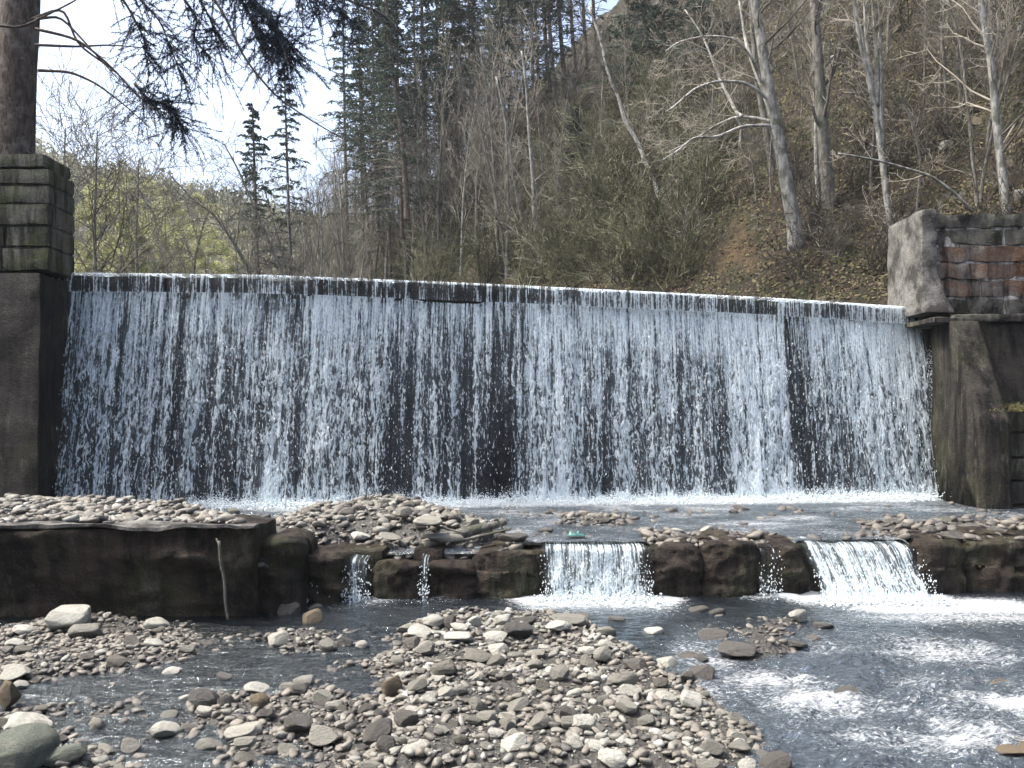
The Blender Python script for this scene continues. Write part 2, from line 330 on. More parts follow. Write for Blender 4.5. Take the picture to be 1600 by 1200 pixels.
def foam_shader(k, nrm=None, tint=(0.83, 0.92, 0.96)):
    d = k.bsdf(tint, 0.35, nrm, 0.5); t = k.n('BsdfTranslucent'); t.inputs[0].default_value = (*tint, 1)
    mx = k.n('MixShader'); mx.inputs[0].default_value = 0.5; k.l(d, mx.inputs[1]); k.l(t.outputs[0], mx.inputs[2])
    return mx.outputs[0]
def m_fall(name, seed, su=1.0, lace=1.0):
    """falling water: lacy white strands, clear between them.  uv = metres across / metres down"""
    k = N(name); uv = k.n('UVMap').outputs[0]; dens = k.attr('dens'); sv = k.attr('drop')
    a = k.noise(k.mapping(uv, (15*su, 2.9*su*lace, 1), (seed, seed*3.1, seed)), 1.0, 3, 0.6, 0.5)
    b = k.noise(k.mapping(uv, (34*su, 1.6*su, 1), (seed*2, seed, 7+seed)), 1.0, 3, 0.6, 0.2)
    c = k.noise(k.mapping(uv, (5.5*su, 0.14, 1), (seed, 5, 3*seed)), 1.0, 4, 0.75)
    e = k.noise(k.mapping(uv, (34*su, 15*su, 1), (seed*5, 3, seed)), 1.0, 2, 0.6)
    g = k.noise(k.mapping(uv, (12*su, 3.0*su*lace, 1), (seed*4, 9, seed)), 1.0, 2, 0.5, 0.8)
    vein = k.math('MULTIPLY_ADD', k.math('ABSOLUTE', k.math('SUBTRACT', g, 0.5)), -3.2, 0.74)
    low = k.math('ADD', k.math('MULTIPLY', vein, 0.5), k.math('MULTIPLY', a, 0.5))
    ab = k.n('Mix', data_type='FLOAT'); k.l(k.math('MULTIPLY_ADD', sv, 2.0, 0.0, True), ab.inputs[0]); k.l(b, ab.inputs[2]); k.l(low, ab.inputs[3])
    nsum = k.math('ADD', ab.outputs[0], k.math('MULTIPLY', k.math('SUBTRACT', e, 0.5), 0.30))
    nsum = k.math('ADD', nsum, k.math('MULTIPLY', k.math('SUBTRACT', c, 0.5), 0.9))
    thr = k.math('MULTIPLY_ADD', dens, -0.40, 0.775)
    m = k.math('MULTIPLY_ADD', k.math('SUBTRACT', nsum, thr), 6.5, 0.5, True)
    m = k.math('MULTIPLY', m, k.math('MULTIPLY_ADD', dens, 8.0, 0.0, True))
    thick = k.math('MULTIPLY_ADD', k.math('ADD', k.math('MULTIPLY', e, 0.6), k.math('MULTIPLY', b, 0.6)), 3.2, -1.15, True)
    m = k.math('MULTIPLY', m, k.math('MULTIPLY_ADD', thick, 0.55, 0.45))
    film = k.math('MULTIPLY', k.math('MULTIPLY_ADD', dens, 0.34, -0.05, True), k.math('MULTIPLY_ADD', c, 2.2, -0.6, True))
    m = k.math('MAXIMUM', m, film)
    fo = foam_shader(k, k.bump(nsum, 0.8, 0.05)); tr = k.n('BsdfTransparent'); tr.inputs[0].default_value = (0.93, 0.95, 0.97, 1)
    mx = k.n('MixShader'); k.l(m, mx.inputs[0]); k.l(tr.outputs[0], mx.inputs[1]); k.l(fo, mx.inputs[2])
    return k.end(mx.outputs[0])
M['fall_a'] = m_fall('falling_water', 1.3, 1.25); M['fall_b'] = m_fall('falling_water_back', 6.7, 1.0)
M['small_fall'] = m_fall('cascade_water', 3.9, 1.7)
def m_foam():
    k = N('foam'); P = k.pos(); n = k.noise(P, 30, 4, 0.7)
    return k.end(foam_shader(k, k.bump(n, 0.6, 0.03), (0.89, 0.94, 0.96)))
M['foam'] = m_foam()
def m_water():
    k = N('river_water'); P = k.pos(); foam = k.attr('foam'); rough_ = k.attr('chop')
    n1 = k.noise(k.mapping(P, (5, 9, 5)), 1.0, 4, 0.65, 0.6); n2 = k.noise(k.mapping(P, (20, 34, 20)), 1.0, 4, 0.7, 0.5)
    nf = k.noise(k.mapping(P, (7, 16, 5)), 1.0, 7, 0.8, 2.6); ng = k.noise(k.mapping(P, (26, 55, 20)), 1.0, 3, 0.7, 0.6)
    h = k.math('ADD', n1, k.math('MULTIPLY', n2, 0.42))
    b = k.n('Bump'); k.l(h, b.inputs['Height']); b.inputs['Distance'].default_value = 0.10; k.l(k.math('MULTIPLY_ADD', rough_, 0.75, 0.25), b.inputs['Strength'])
    gl = k.n('BsdfGlossy'); gl.inputs['Roughness'].default_value = 0.06; gl.inputs['Color'].default_value = (0.82, 0.92, 1.0, 1); k.l(b.outputs[0], gl.inputs['Normal'])
    tr = k.n('BsdfTransparent'); tr.inputs[0].default_value = (0.50, 0.54, 0.52, 1)
    df = k.bsdf((0.05, 0.066, 0.08), 0.3, b.outputs[0])
    m0 = k.n('MixShader'); k.l(k.math('MULTIPLY_ADD', rough_, 0.85, -0.2, True), m0.inputs[0]); k.l(tr.outputs[0], m0.inputs[1]); k.l(df, m0.inputs[2])
    fr = k.n('Fresnel'); fr.inputs['IOR'].default_value = 1.36; k.l(b.outputs[0], fr.inputs['Normal'])
    m1 = k.n('MixShader'); k.l(k.math('MULTIPLY_ADD', fr.outputs[0], 1.0, 0.02, True), m1.inputs[0]); k.l(m0.outputs[0], m1.inputs[1]); k.l(gl.outputs[0], m1.inputs[2])
    s = k.math('ADD', k.math('MULTIPLY', nf, 0.5), k.math('MULTIPLY', ng, 0.5))
    fm = k.math('MULTIPLY_ADD', k.math('SUBTRACT', s, k.math('MULTIPLY_ADD', foam, -0.34, 0.68)), 7.0, 0.45, True)
    fm = k.math('MULTIPLY', fm, k.math('MULTIPLY', foam, 6.0, clamp=True))
    fo = foam_shader(k, b.outputs[0], (0.88, 0.92, 0.94))
    m2 = k.n('MixShader'); k.l(fm, m2.inputs[0]); k.l(m1.outputs[0], m2.inputs[1]); k.l(fo, m2.inputs[2])
    return k.end(m2.outputs[0])
M['water'] = m_water()
def m_litter():
    k = N('turquoise_plastic'); n = k.noise(k.pos(), 20)
    return k.end(k.bsdf(k.ramp(n, [(0.3, (0.015, 0.06, 0.055)), (0.7, (0.035, 0.13, 0.11))]), 0.4))
M['plastic'] = m_litter()

# ------------------------------------------------------------------ terrain functions
DX0, DX1 = -7.04, 7.07
def dam_y(X): return 12.3+(np.asarray(X, float)-DX0)/14.11*1.5
_px = [-200, 85, 250, 420, 700, 850, 1200, 1440, 1700]; _py = [424, 428, 430, 432, 443, 450, 467, 483, 497]
def dam_top(X):
    Y = dam_y(X); px = 800+F*np.asarray(X, float)/Y
    return CAMZ+(640-np.interp(px, _px, _py))/F*Y
TY = [8, 14, 20, 28, 36, 50, 70, 90, 130, 300]; TX = [10.5, 8.9, 5.4, -0.5, -6.0, -15.0, -26, -33, -36, -40]
def toe_r(Y): return np.interp(Y, TY, TX)
def toe_l(Y): return np.interp(Y, [8, 14, 30, 60, 120, 300], [-9, -9.5, -15, -32, -62, -120])
def hill(X, Y, detail=True):
    X = np.asarray(X, float); Y = np.asarray(Y, float)
    d = X-toe_r(Y); dl = toe_l(Y)-X
    s = np.where(d > 0, d*d/(d+1.2), 0)
    s = np.where(s > 45, 45+(s-45)*0.25, s)*(1-0.75*sstep(85, 150, Y))
    l = np.where(dl > 0, dl*dl/(dl+4), 0)*0.42
    z = 3.25+s+np.minimum(l, 30)
    far = sstep(95, 190, Y+0.25*X)*(48+7*fbm(X/60, Y/60, 0, 5, 3)+np.clip(-(X+85)*0.35, -14, 15)+3)
    z = np.maximum(z, 3.25+far)
    if detail:
        k = np.clip(d/3, 0, 1)+0.4*np.clip(dl/3, 0, 1); k = np.clip(k, 0, 1)
        z = z+k*(1.3*fbm(X/3.5, Y/3.5, z/6, 3, 4)+0.6*fbm(X/1.1, Y/1.1, z/2, 9, 4))
        st = fbm(X/5, Y/5, 0, 77, 2); z = z+k*0.9*np.abs(fbm(X/1.8+3, z/0.9, Y/2.6, 21, 3))*sstep(-.1, .2, st)
    return z
def hit(px, py, y0=13.5, y1=140):
    """where the sight line meets the hill: returns world point"""
    Y = np.linspace(y0, y1, 2600); X = (px-800)/F*Y; Z = CAMZ+(640-py)/F*Y
    g = hill(X, Y)-Z; i = np.argmax(g > 0)
    if g[i] <= 0: i = len(Y)-1
    return float(X[i]), float(Y[i]), float(hill(X[i], Y[i]))

xs = np.concatenate([np.linspace(-150, -32, 60), np.linspace(-31.5, -10, 90), np.linspace(-9.85, 34, 400), np.linspace(34.5, 120, 70)])
ys = np.concatenate([np.linspace(13.55, 46, 330), np.linspace(46.4, 100, 150), np.linspace(101, 330, 100)])
V, Q = grid(xs, ys, hill)
# the dam crest is not parallel to x: keep ground behind it
V[:, 1] = np.where(np.abs(V[:, 0]) < 7.8, np.maximum(V[:, 1], dam_y(V[:, 0])+.38), V[:, 1])
me = mesh('hillside', V, Q)
cx, cy, cz = hit(1150, 395); nz = 1.5*fbm(V[:, 0]*2.1, V[:, 1]*.8, V[:, 2]*2.1, 8, 5)
cd = -nz+np.sqrt(((V[:, 0]-cx-.45*(V[:, 2]-cz))/0.45)**2+((V[:, 2]-cz)/0.95)**2+((V[:, 1]-cy)/2.5)**2)
fattr(me, 'clay', np.clip(1.55-cd*1.3, 0, .9))
tag(link('hillside', me, M['hill']), kind='structure')
V, Q = grid(np.linspace(-60, 60, 60), np.linspace(12.9, 200, 60), lambda X, Y: 0*X+3.45)
V[:, 1] = np.maximum(V[:, 1], dam_y(V[:, 0])+0.3); V[:, 2] = 3.4
me = mesh('upstream_water', V, Q); fattr(me, 'foam', 0*V[:, 0]); fattr(me, 'chop', 0*V[:, 0]+.2)
tag(link('upstream_water', me, M['water']), kind='structure')

# ---- lower bed + plateau
def G(px, py, z=0.0):
    Y = (CAMZ-z)*F/(py-640); return ((px-800)/F*Y, Y)
def gp(poly, z=0.0): return [G(a, b, z) for a, b in poly]
BARS = [([(625, 980), (690, 955), (905, 958), (965, 1000), (1065, 1040), (1130, 1090), (1190, 1130), (1260, 1230), (540, 1230), (590, 1110), (585, 1040)], 0.05),
        ([(-60, 990), (90, 958), (300, 970), (310, 1000), (285, 1040), (150, 1060), (-60, 1075)], 0.03),
        ([(275, 1085), (480, 1062), (640, 1075), (660, 1230), (290, 1230), (255, 1120)], 0.012),
        ([(395, 985), (620, 985), (620, 1020), (405, 1022)], 0.02),
        ([(1075, 950), (1295, 962), (1300, 1005), (1190, 1040), (1085, 1035)], 0.0),
        ([(-60, 975), (250, 968), (430, 985), (640, 985), (640, 1240), (-60, 1240)], -0.05),
        ([(-100, 1120), (60, 1115), (150, 1155), (210, 1230), (-100, 1230)], 0.05)]
BARW = [(gp(p), h) for p, h in BARS]
def blurpoly(X, Y, poly, r=0.22):
    a = 0
    for k in range(9):
        ox, oy = (0, 0) if k == 0 else (math.cos(k*math.pi/4)*r, math.sin(k*math.pi/4)*r)
        a = a+inpoly(X+ox, Y+oy, poly)
    return a/9.0
def bed_low(X, Y):
    z = -0.10+0.035*fbm(X*1.3, Y*1.3, 0, 2, 4)+0*X
    for p, h in BARW:
        b = blurpoly(X+0.12*fbm(X*2, Y*2, 0, 61, 2), Y+0.12*fbm(X*2, Y*2, 5, 62, 2), p)
        z = np.maximum(z, -0.09+(h+0.09+(0.10 if h < 0 else 0.085)*fbm(X*2.2, Y*2.2, 0, 8, 4))*b)
    return z
UP = [([(-80, 778), (120, 776), (250, 778), (350, 790), (420, 815), (500, 838), (440, 860), (400, 835), (-80, 835)], 0.90),
      ([(430, 800), (560, 775), (640, 772), (690, 785), (760, 805), (830, 822), (850, 850), (700, 868), (580, 868), (500, 850)], 0.75),
      ([(1000, 822), (1190, 826), (1195, 848), (1010, 850)], 0.62), ([(880, 800), (990, 800), (1000, 815), (890, 818)], 0.61),
      ([(1330, 812), (1680, 806), (1700, 860), (1440, 858)], 0.61)]
UPW = [(gp(p, h), h) for p, h in UP]
WEIR_Y = [(-9, 7.85), (-2.5, 7.9), (-1.9, 8.75), (1.7, 8.85), (3.2, 8.95), (4.5, 9.0), (10, 9.1)]
def weir_y(X): return np.interp(X, [a for a, b in WEIR_Y], [b for a, b in WEIR_Y])
def updrop(X, Y): return 0.125*sstep(.25, -.3, X)*sstep(-2.6, -2.3, X)*sstep(1.3, .1, Y-weir_y(X))
def bed_up(X, Y):
    z = 0.525+0.065*fbm(X*1.7, Y*2.0, 0, 44, 3)
    fr = np.where(np.asarray(X) < -2.55, 1.0, sstep(.12, 1.0, Y-weir_y(X)))
    for p, h in UPW:
        b = blurpoly(X, Y, p, 0.3)*fr; z = np.maximum(z, 0.5+(h-0.5+0.06*fbm(X*2, Y*2, 0, 14, 4))*b)
    return z-updrop(X, Y)
def bed(X, Y):
    wy = weir_y(X)+0.35
    return np.where(Y > wy, bed_up(X, Y), bed_low(X, Y))
def banks(X, Y):
    e = np.clip(np.abs(X)-9.2, 0, 30); return e*0.9/(1+0.02*e)*(1+0.15*fbm(X/2, Y/2, 0, 6, 3))
V, Q = grid(np.concatenate([np.linspace(-40, -9.5, 40), np.linspace(-9.4, 9.4, 420), np.linspace(9.5, 40, 40)]), np.concatenate([np.linspace(-30, 2.9, 30), np.linspace(3, 9.4, 200)]), lambda X, Y: bed_low(X, Y)+banks(X, Y))
tag(link('riverbed', mesh('riverbed', V, Q), M['bed']), kind='structure')
V, Q = grid(np.concatenate([np.linspace(-40, -9.5, 30), np.linspace(-9.4, 9.4, 330), np.linspace(9.5, 40, 30)]), np.linspace(0, 1, 110), lambda X, Y: 0*X)
V[:, 1] = (weir_y(V[:, 0])+0.22)*(1-V[:, 1])+14.0*V[:, 1]; V[:, 2] = bed_up(V[:, 0], V[:, 1])+banks(V[:, 0], V[:, 1])
V = V.reshape(110, -1, 3); m_ = V.shape[1]
tag(link('upper_riverbed', mesh('upper_riverbed', V.reshape(-1, 3), Q), M['bed']), kind='structure')

# ------------------------------------------------------------------ water surfaces
CASC = [(0.33, 1.50, 1.0), (3.25, 4.45, 1.0), (2.72, 2.9, .35), (-1.78, -1.53, .4), (-0.97, -0.88, .2), (-2.3, -1.95, .2)]
def low_attrs(X, Y):
    foam = 0*X; px = 800+F*X/np.maximum(Y, .5); py = 640+CAMZ*F/np.maximum(Y, .5)
    for a, b, s in CASC:
        dx = np.clip(np.maximum(a-0.05-X, X-b-0.05), 0, None); yb = weir_y((a+b)/2)-0.2
        foam = np.maximum(foam, s*1.25*np.exp(-(dx/0.30)**2)*np.exp(-np.clip(yb-Y, 0, None)/(0.16+.2*s)))
    # wide pool of froth below the right cascade
    foam = np.maximum(foam, 1.05*np.exp(-((X-4.5)/1.15)**4)*np.exp(-((Y-8.35)/0.38)**2))
    foam = np.maximum(foam, 0.55*np.exp(-((X-5.2)/2.2)**4)*np.exp(-((Y-7.9)/0.35)**2))
    rap = sstep(1080, 1240, px-0.25*(1200-py)+120*sstep(1010, 950, py)*0)*sstep(940, 1060, py)
    rap = np.maximum(rap, sstep(1010, 1080, px)*sstep(960, 1010, py)*sstep(1230, 1090, px+0*py)*0.7)
    n = fbm(X*1.1+3, Y*1.6, 0, 91, 4)
    foam = np.maximum(foam, rap*(0.36+0.8*n))
    for (a, b, rx, ry, s) in ((1190, 1065, 90, 22, .8), (1300, 1165, 60, 35, .5), (1500, 1165, 90, 45, .85), (1430, 1065, 80, 26, .7), (1560, 1110, 70, 24, .6), (1450, 1120, 60, 30, .6), (1380, 1190, 60, 20, .6), (1480, 1130, 50, 16, .9)):
        foam = np.maximum(foam, .9*s*np.exp(-((px-a)/rx)**2-((py-b)/ry)**2)*(0.75+0.5*n))
    chop = np.clip(0.34+0.7*rap+foam*.5, 0, 1)
    return foam, chop, rap
xs = np.linspace(-10, 10, 800); ys = np.linspace(3.0, 9.2, 330)
def zlow(X, Y):
    foam, chop, rap = low_attrs(X, Y)
    w_ = 0.10*fbm(X*2.6+0.6*Y, Y*3.2, 0, 31, 4, .55)+0.06*np.abs(fbm(X*5, Y*8, 0, 37, 3))
    return 0.0+w_*rap+0.010*fbm(X*5, Y*9, 0, 35, 3)+0.03*np.clip(foam-.5, 0, 1)*fbm(X*9, Y*9, 0, 5, 3)
V, Q = grid(xs, ys, zlow); f_, c_, r_ = low_attrs(V[:, 0], V[:, 1])
me = mesh('river_water', V, Q); fattr(me, 'foam', f_); fattr(me, 'chop', c_)
tag(link('river_water', me, M['water']), kind='structure')
def up_attrs(X, Y):
    yb = dam_y(X)-0.62
    px = 800+F*X/Y
    f = 1.35*np.exp(-((yb-Y)/0.34)**2)*sstep(300, 420, px)*sstep(6.75, 6.3, X)*(1-.35*np.exp(-((px-470)/60)**2))
    f = np.maximum(f, 0.7*np.exp(-((yb-Y)/0.3)**2)*sstep(-6.8, -6.5, X))
    n = fbm(X*1.3, Y*2.2, 0, 95, 4); f = np.maximum(f, 0.26+0.6*n)
    lip = sstep(0.5, 0.0, Y-weir_y(X)-.15)
    return np.maximum(f, 0.22*lip), np.clip(0.7+0.6*f, 0, 1)
V, Q = grid(np.linspace(-10, 10, 420), np.linspace(0, 1, 150), lambda X, Y: 0*X)
V[:, 1] = (weir_y(V[:, 0])+0.10)*(1-V[:, 1])+(dam_y(V[:, 0])+0.3)*V[:, 1]
V[:, 2] = 0.575+0.012*fbm(V[:, 0]*4, V[:, 1]*7, 0, 33, 3)-updrop(V[:, 0], V[:, 1])
X_ = V[:, 0]; inc = np.maximum(sstep(.2, .36, X_)*sstep(1.62, 1.48, X_), sstep(3.1, 3.26, X_)*sstep(4.6, 4.42, X_)); V[:, 2] -= .10*(1-inc)*sstep(.2, .4, X_)*sstep(1.0, .35, V[:, 1]-weir_y(X_))
f_, c_ = up_attrs(V[:, 0], V[:, 1])
V[:, 2] += 0.04*np.clip(f_-.4, 0, 1)*(1+fbm(V[:, 0]*7, V[:, 1]*7, 0, 3, 3))
me = mesh('plateau_water', V, Q); fattr(me, 'foam', f_); fattr(me, 'chop', c_)
tag(link('plateau_water', me, M['water']), kind='structure')

# ------------------------------------------------------------------ the dam
rng = np.random.default_rng(5)
dam = empty('dam', (0, 13, 0.3)); tag(dam, 'long dark masonry dam behind the curtain of falling water', 'dam')
def onto(mb, name, mat, parent, smooth=True):
    o = mb.build(name, mat, None, smooth); o.parent = parent; o.matrix_parent_inverse = Matrix.Translation(parent.location).inverted(); return o
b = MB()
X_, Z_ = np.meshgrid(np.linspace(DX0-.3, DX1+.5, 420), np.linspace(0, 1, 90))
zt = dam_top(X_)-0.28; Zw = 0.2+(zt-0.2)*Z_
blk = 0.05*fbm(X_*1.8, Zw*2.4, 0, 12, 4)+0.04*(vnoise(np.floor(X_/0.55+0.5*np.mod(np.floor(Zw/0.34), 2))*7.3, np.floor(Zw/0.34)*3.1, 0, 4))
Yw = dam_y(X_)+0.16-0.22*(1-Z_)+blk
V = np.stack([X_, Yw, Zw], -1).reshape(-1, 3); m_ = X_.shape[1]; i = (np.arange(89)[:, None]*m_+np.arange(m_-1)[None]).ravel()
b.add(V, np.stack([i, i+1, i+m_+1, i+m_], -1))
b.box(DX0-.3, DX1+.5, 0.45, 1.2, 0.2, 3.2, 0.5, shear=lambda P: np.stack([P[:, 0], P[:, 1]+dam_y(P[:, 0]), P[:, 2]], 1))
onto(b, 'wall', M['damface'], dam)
def crest_shear(P):
    return np.stack([P[:, 0], P[:, 1]+dam_y(P[:, 0]), P[:, 2]+dam_top(P[:, 0])], 1)
cuts = [-7.3, -5.4, -3.95, -3.28, -1.9, -0.1, 1.5, 3.15, 4.35, 4.75, 6.0, 7.3]
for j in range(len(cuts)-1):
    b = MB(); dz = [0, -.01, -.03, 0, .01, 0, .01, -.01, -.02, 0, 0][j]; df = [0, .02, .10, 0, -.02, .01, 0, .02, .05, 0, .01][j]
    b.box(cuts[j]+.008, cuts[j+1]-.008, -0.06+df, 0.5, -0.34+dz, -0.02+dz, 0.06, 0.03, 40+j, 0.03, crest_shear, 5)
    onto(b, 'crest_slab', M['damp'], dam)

# main fall: sheets
D = np.array([(60, .75, .6, .7), (90, .8, .6, .7), (110, .7, .5, .6), (140, .75, .45, .4), (200, .8, .5, .35), (225, .6, .4, .3), (260, .85, .65, .5), (285, .55, .3, .3), (310, .75, .42, .3), (350, .8, .42, .28), (400, .75, .4, .28),
              (414, .5, .45, .5), (435, .5, .5, .72), (465, .28, .4, .6), (478, .6, .45, .45), (490, .9, .55, .45), (530, .85, .55, .4), (575, .8, .42, .25), (600, .7, .4, .22), (650, .75, .42, .3), (700, .78, .38, .25), (760, .75, .35, .14),
              (800, .6, .3, .12), (815, .6, .4, .35), (840, .85, .55, .58), (875, .85, .58, .58), (910, .85, .45, .32), (950, .9, .42, .32), (1000, .9, .5, .4), (1050, .9, .5, .38), (1110, .9, .5, .4), (1150, .92, .62, .6), (1190, .92, .8, .85),
              (1212, .7, .75, .85), (1228, .25, .3, .62), (1240, .6, .3, .25), (1260, .88, .48, .32), (1300, .92, .55, .4), (1350, .97, .65, .45), (1400, .97, .75, .62), (1435, .9, .62, .5), (1450, .6, .4, .4)])
def fall_sheet(name, mat, off, dm, seed, parent, x0=DX0, x1=DX1, nx=700, nv=110, amp=.05):
    u, s = np.meshgrid(np.linspace(x0, x1, nx), np.linspace(0, 1, nv))
    zt = dam_top(u)-0.27; zb = 0.58; drop = (zt-zb)*s
    out = 0.07+0.02*np.sin(s*3)+0.60*s**1.05
    px = 800+F*u/dam_y(u)
    d0, d1, d2 = [np.interp(px, D[:, 0], D[:, c]) for c in (1, 2, 3)]
    ss = s
    dens = np.where(ss < .28, d0+(d1+.12-d0)*(ss/.28)**1.2, np.where(ss < .6, d1+.12-.12*(ss-.28)/.32, d1+(d2-d1)*(ss-.6)/.4))
    dens = dens+0.10*np.exp(-ss/.06)+0.55*np.exp(-(1-ss)/.035)
    edge = np.minimum(u-x0, x1-u); dens = dens*np.clip(edge/0.12+.25, 0, 1)+dm
    Y = dam_y(u)-out-off+amp*fbm(u*3.5, s*4, 0, seed, 3)*(.3+s)
    Xo = u+0.03*s*fbm(u*6, s*2.5, 0, seed+5, 3)
    V = np.stack([Xo, Y, zt-drop], -1).reshape(-1, 3); i = (np.arange(nv-1)[:, None]*nx+np.arange(nx-1)[None]).ravel()
    me = mesh(name, V, np.stack([i, i+nx, i+nx+1, i+1], -1))
    fattr(me, 'dens', np.clip(dens, 0, 1.2)); fattr(me, 'drop', s)
    setuv(me, u.ravel(), drop.ravel())
    return me
def setuv(me, u, v):
    uv = me.uv_layers.new(name='UVMap'); li = np.empty(len(me.loops), np.int32); me.loops.foreach_get('vertex_index', li)
    uv.data.foreach_set('uv', np.stack([u[li], v[li]], 1).astype(np.float32).ravel())
mf = empty('waterfall', (0, 12.4, 0.58)); tag(mf, 'wide white waterfall pouring over the full length of the dam', 'waterfall')
def attach(o, parent):
    o.parent = parent; o.matrix_parent_inverse = Matrix.Translation(parent.location).inverted(); return o
attach(link('water_curtain', fall_sheet('water_curtain', M['fall_a'], 0.0, 0.0, 3, mf), M['fall_a']), mf)
attach(link('water_curtain', fall_sheet('water_curtain', M['fall_b'], -0.13, -0.06, 8, mf, amp=.03), M['fall_b']), mf)
# film running over the crest slabs
u, s = np.meshgrid(np.linspace(DX0, DX1, 700), np.linspace(0, 1, 14)); nx = 700
ang = s; Yf = dam_y(u)-0.115-0.02*s+0.45*np.clip(.25-s, 0, 1)*4*0.9; zf = dam_top(u)+0.012-0.30*np.clip((s-.25)/.75, 0, 1)
px = 800+F*u/dam_y(u)
fd = np.interp(px, [85, 200, 330, 405, 412, 440, 460, 470, 560, 770, 850, 950, 1080, 1110, 1125, 1205, 1215, 1300, 1430], [.55, .48, .45, .42, .75, .45, .3, .36, .36, .38, .55, .68, .7, .6, .38, .36, .7, .62, .75])+.09*vnoise(u*1.7, 0*u, 0, 3)
fd = fd+0.28*np.exp(-((s-.27)/.07)**2)+0.1*np.exp(-((1-s)/.12)**2)
V = np.stack([u, Yf, zf], -1).reshape(-1, 3); i = (np.arange(13)[:, None]*nx+np.arange(nx-1)[None]).ravel()
me = mesh('crest_film', V, np.stack([i, i+nx, i+nx+1, i+1], -1)); fattr(me, 'dens', fd); fattr(me, 'drop', 0*s); setuv(me, u.ravel(), (s*.45).ravel())
attach(link('crest_film', me, M['fall_a']), mf)
# droplets and strands torn off the curtain
ico = (np.array([[0, 0, 1], [.9, 0, -.3], [-.45, .78, -.3], [-.45, -.78, -.3], [0, 0, -1.]]), np.array([[0, 1, 2], [0, 2, 3], [0, 3, 1], [4, 2, 1], [4, 3, 2], [4, 1, 3]]))
def droplets(C, sx, sz):
    n = len(C); V = C[:, None]+ico[0][None]*np.stack([sx, sx, sz], 1)[:, None]; T = (np.arange(n)[:, None, None]*5+ico[1][None]).reshape(-1, 3)
    return V.reshape(-1, 3), T
n = 4500; u = rng.uniform(DX0, DX1, n); s = rng.beta(1.6, 1.0, n)
px = 800+F*u/dam_y(u); d2 = np.interp(px, D[:, 0], D[:, 3]); keep = rng.uniform(0, 1, n) < .25+.9*d2; u, s = u[keep], s[keep]
C = np.stack([u+.02*rng.normal(size=len(u)), dam_y(u)-.10-.6*s-np.abs(rng.normal(0, .05, len(u)))-.02, (dam_top(u)-.27)*(1-s)+.58*s], 1)
b = MB(); r0 = rng.uniform(.004, .011, len(u)); V, T = droplets(C, r0, r0*rng.uniform(1.2, 3.2, len(u))); b.add(V, None, T)
n = 1500; s = rng.uniform(.15, 1, n); side = rng.integers(0, 2, n); u = np.where(side, DX1+np.abs(rng.normal(0, .05, n))*s*1.4, DX0-np.abs(rng.normal(0, .06, n))*s*1.4)
C = np.stack([u, dam_y(u)-.10-.6*s-rng.normal(0, .08, n), (dam_top(u)-.27)*(1-s)+.58*s], 1); r0 = rng.uniform(.004, .010, n); V, T = droplets(C, r0, r0*1.6); b.add(V, None, T)
attach(tag(b.build('droplets', M['foam'], None, False), kind='stuff'), mf)
# froth along the foot
b = MB(); n = 20000; u = rng.uniform(-5.0, 6.95, n); h = np.abs(rng.normal(0, .085, n))*(.5+1.1*np.abs(vnoise(u*2.3, 0*u, 0, 5))); k_ = sstep(-5.6, -3.6, u); h *= (.35+.65*k_)
C = np.stack([u, dam_y(u)-.66+rng.normal(0, .13, n), .58+h], 1); r0 = rng.uniform(.005, .022, n)*np.exp(-h*5); V, T = droplets(C, r0*1.5, r0); b.add(V, None, T)
attach(tag(b.build('froth', M['foam'], None, True), kind='stuff'), mf)

# ------------------------------------------------------------------ masonry piers and abutments
def courses(name, x0, x1, y0, y1, zs, joint_mat, block_mat, parent, seed, blen=0.75, gap=0.018, amp=.015, mort=0.008):
    r = random.Random(seed)
    for j in range(len(zs)-1):
        b = MB(); x = x0; off = r.uniform(.3, 1)*blen; first = True
        while x < x1-.02:
            xe = min(x1, x+(off if first else blen*r.uniform(.75, 1.3))); first = False
            if x1-xe < .25: xe = x1
            b.box(x+(gap/2 if x > x0 else 0), xe-(gap/2 if xe < x1 else 0), y0+r.uniform(-.012, .012), y1, zs[j]+gap/2, zs[j+1]-gap/2, .07, amp, seed*50+j*9+int(x*5), .02, None, 5)
            x = xe
        onto(b, 'course', M['pier_top'] if (joint_mat is M['mortar'] and (j >= 4 or j == 0)) else block_mat, parent)
    b = MB(); b.box(x0+.02, x1-.02, y0+.03-mort, y1-.02, zs[0]+.01, zs[-1]-.03, .2, .012, seed, 0, None, 8)
    onto(b, 'mortar', joint_mat, parent)
# left pier
lp = empty('stone_pier', (-8.2, 11.9, 3.9)); tag(lp, 'mossy grey block pier at the left end of the dam under the spruce trunk', 'pier')
zs = [W(0, p, 11.6)[2] for p in (424, 386, 352, 318, 288, 262)]
courses('course', -11.0, -6.72, 11.6, 12.3, zs, M['joint'], M['pier_l'], lp, 3, 1.1, .03, .02, 0)
b = MB(); b.box(-11.0, -6.78, 11.58, 12.3, zs[-1]+.012, W(0, 240, 11.6)[2], .08, .02, 4, .03); onto(b, 'coping', M['pier_l'], lp)
ab = empty('abutment_wall', (-8.5, 11.9, .3)); tag(ab, 'tall dark damp concrete wall below the left stone pier', 'wall')
def lsh(P):
    f = np.clip((3.95-P[:, 2])/3.6, 0, 1); Q_ = P.copy(); Q_[:, 1] -= .28*f*(P[:, 1] < 11.9); Q_[:, 0] += .12*f*(P[:, 0] > -7.5); return Q_
b = MB(); b.box(-12, -6.78, 11.5, 13.8, .2, zs[0]-.012, .09, .05, 14, .04, lsh, 2.2); onto(b, 'wall_face', M['damp'], ab)
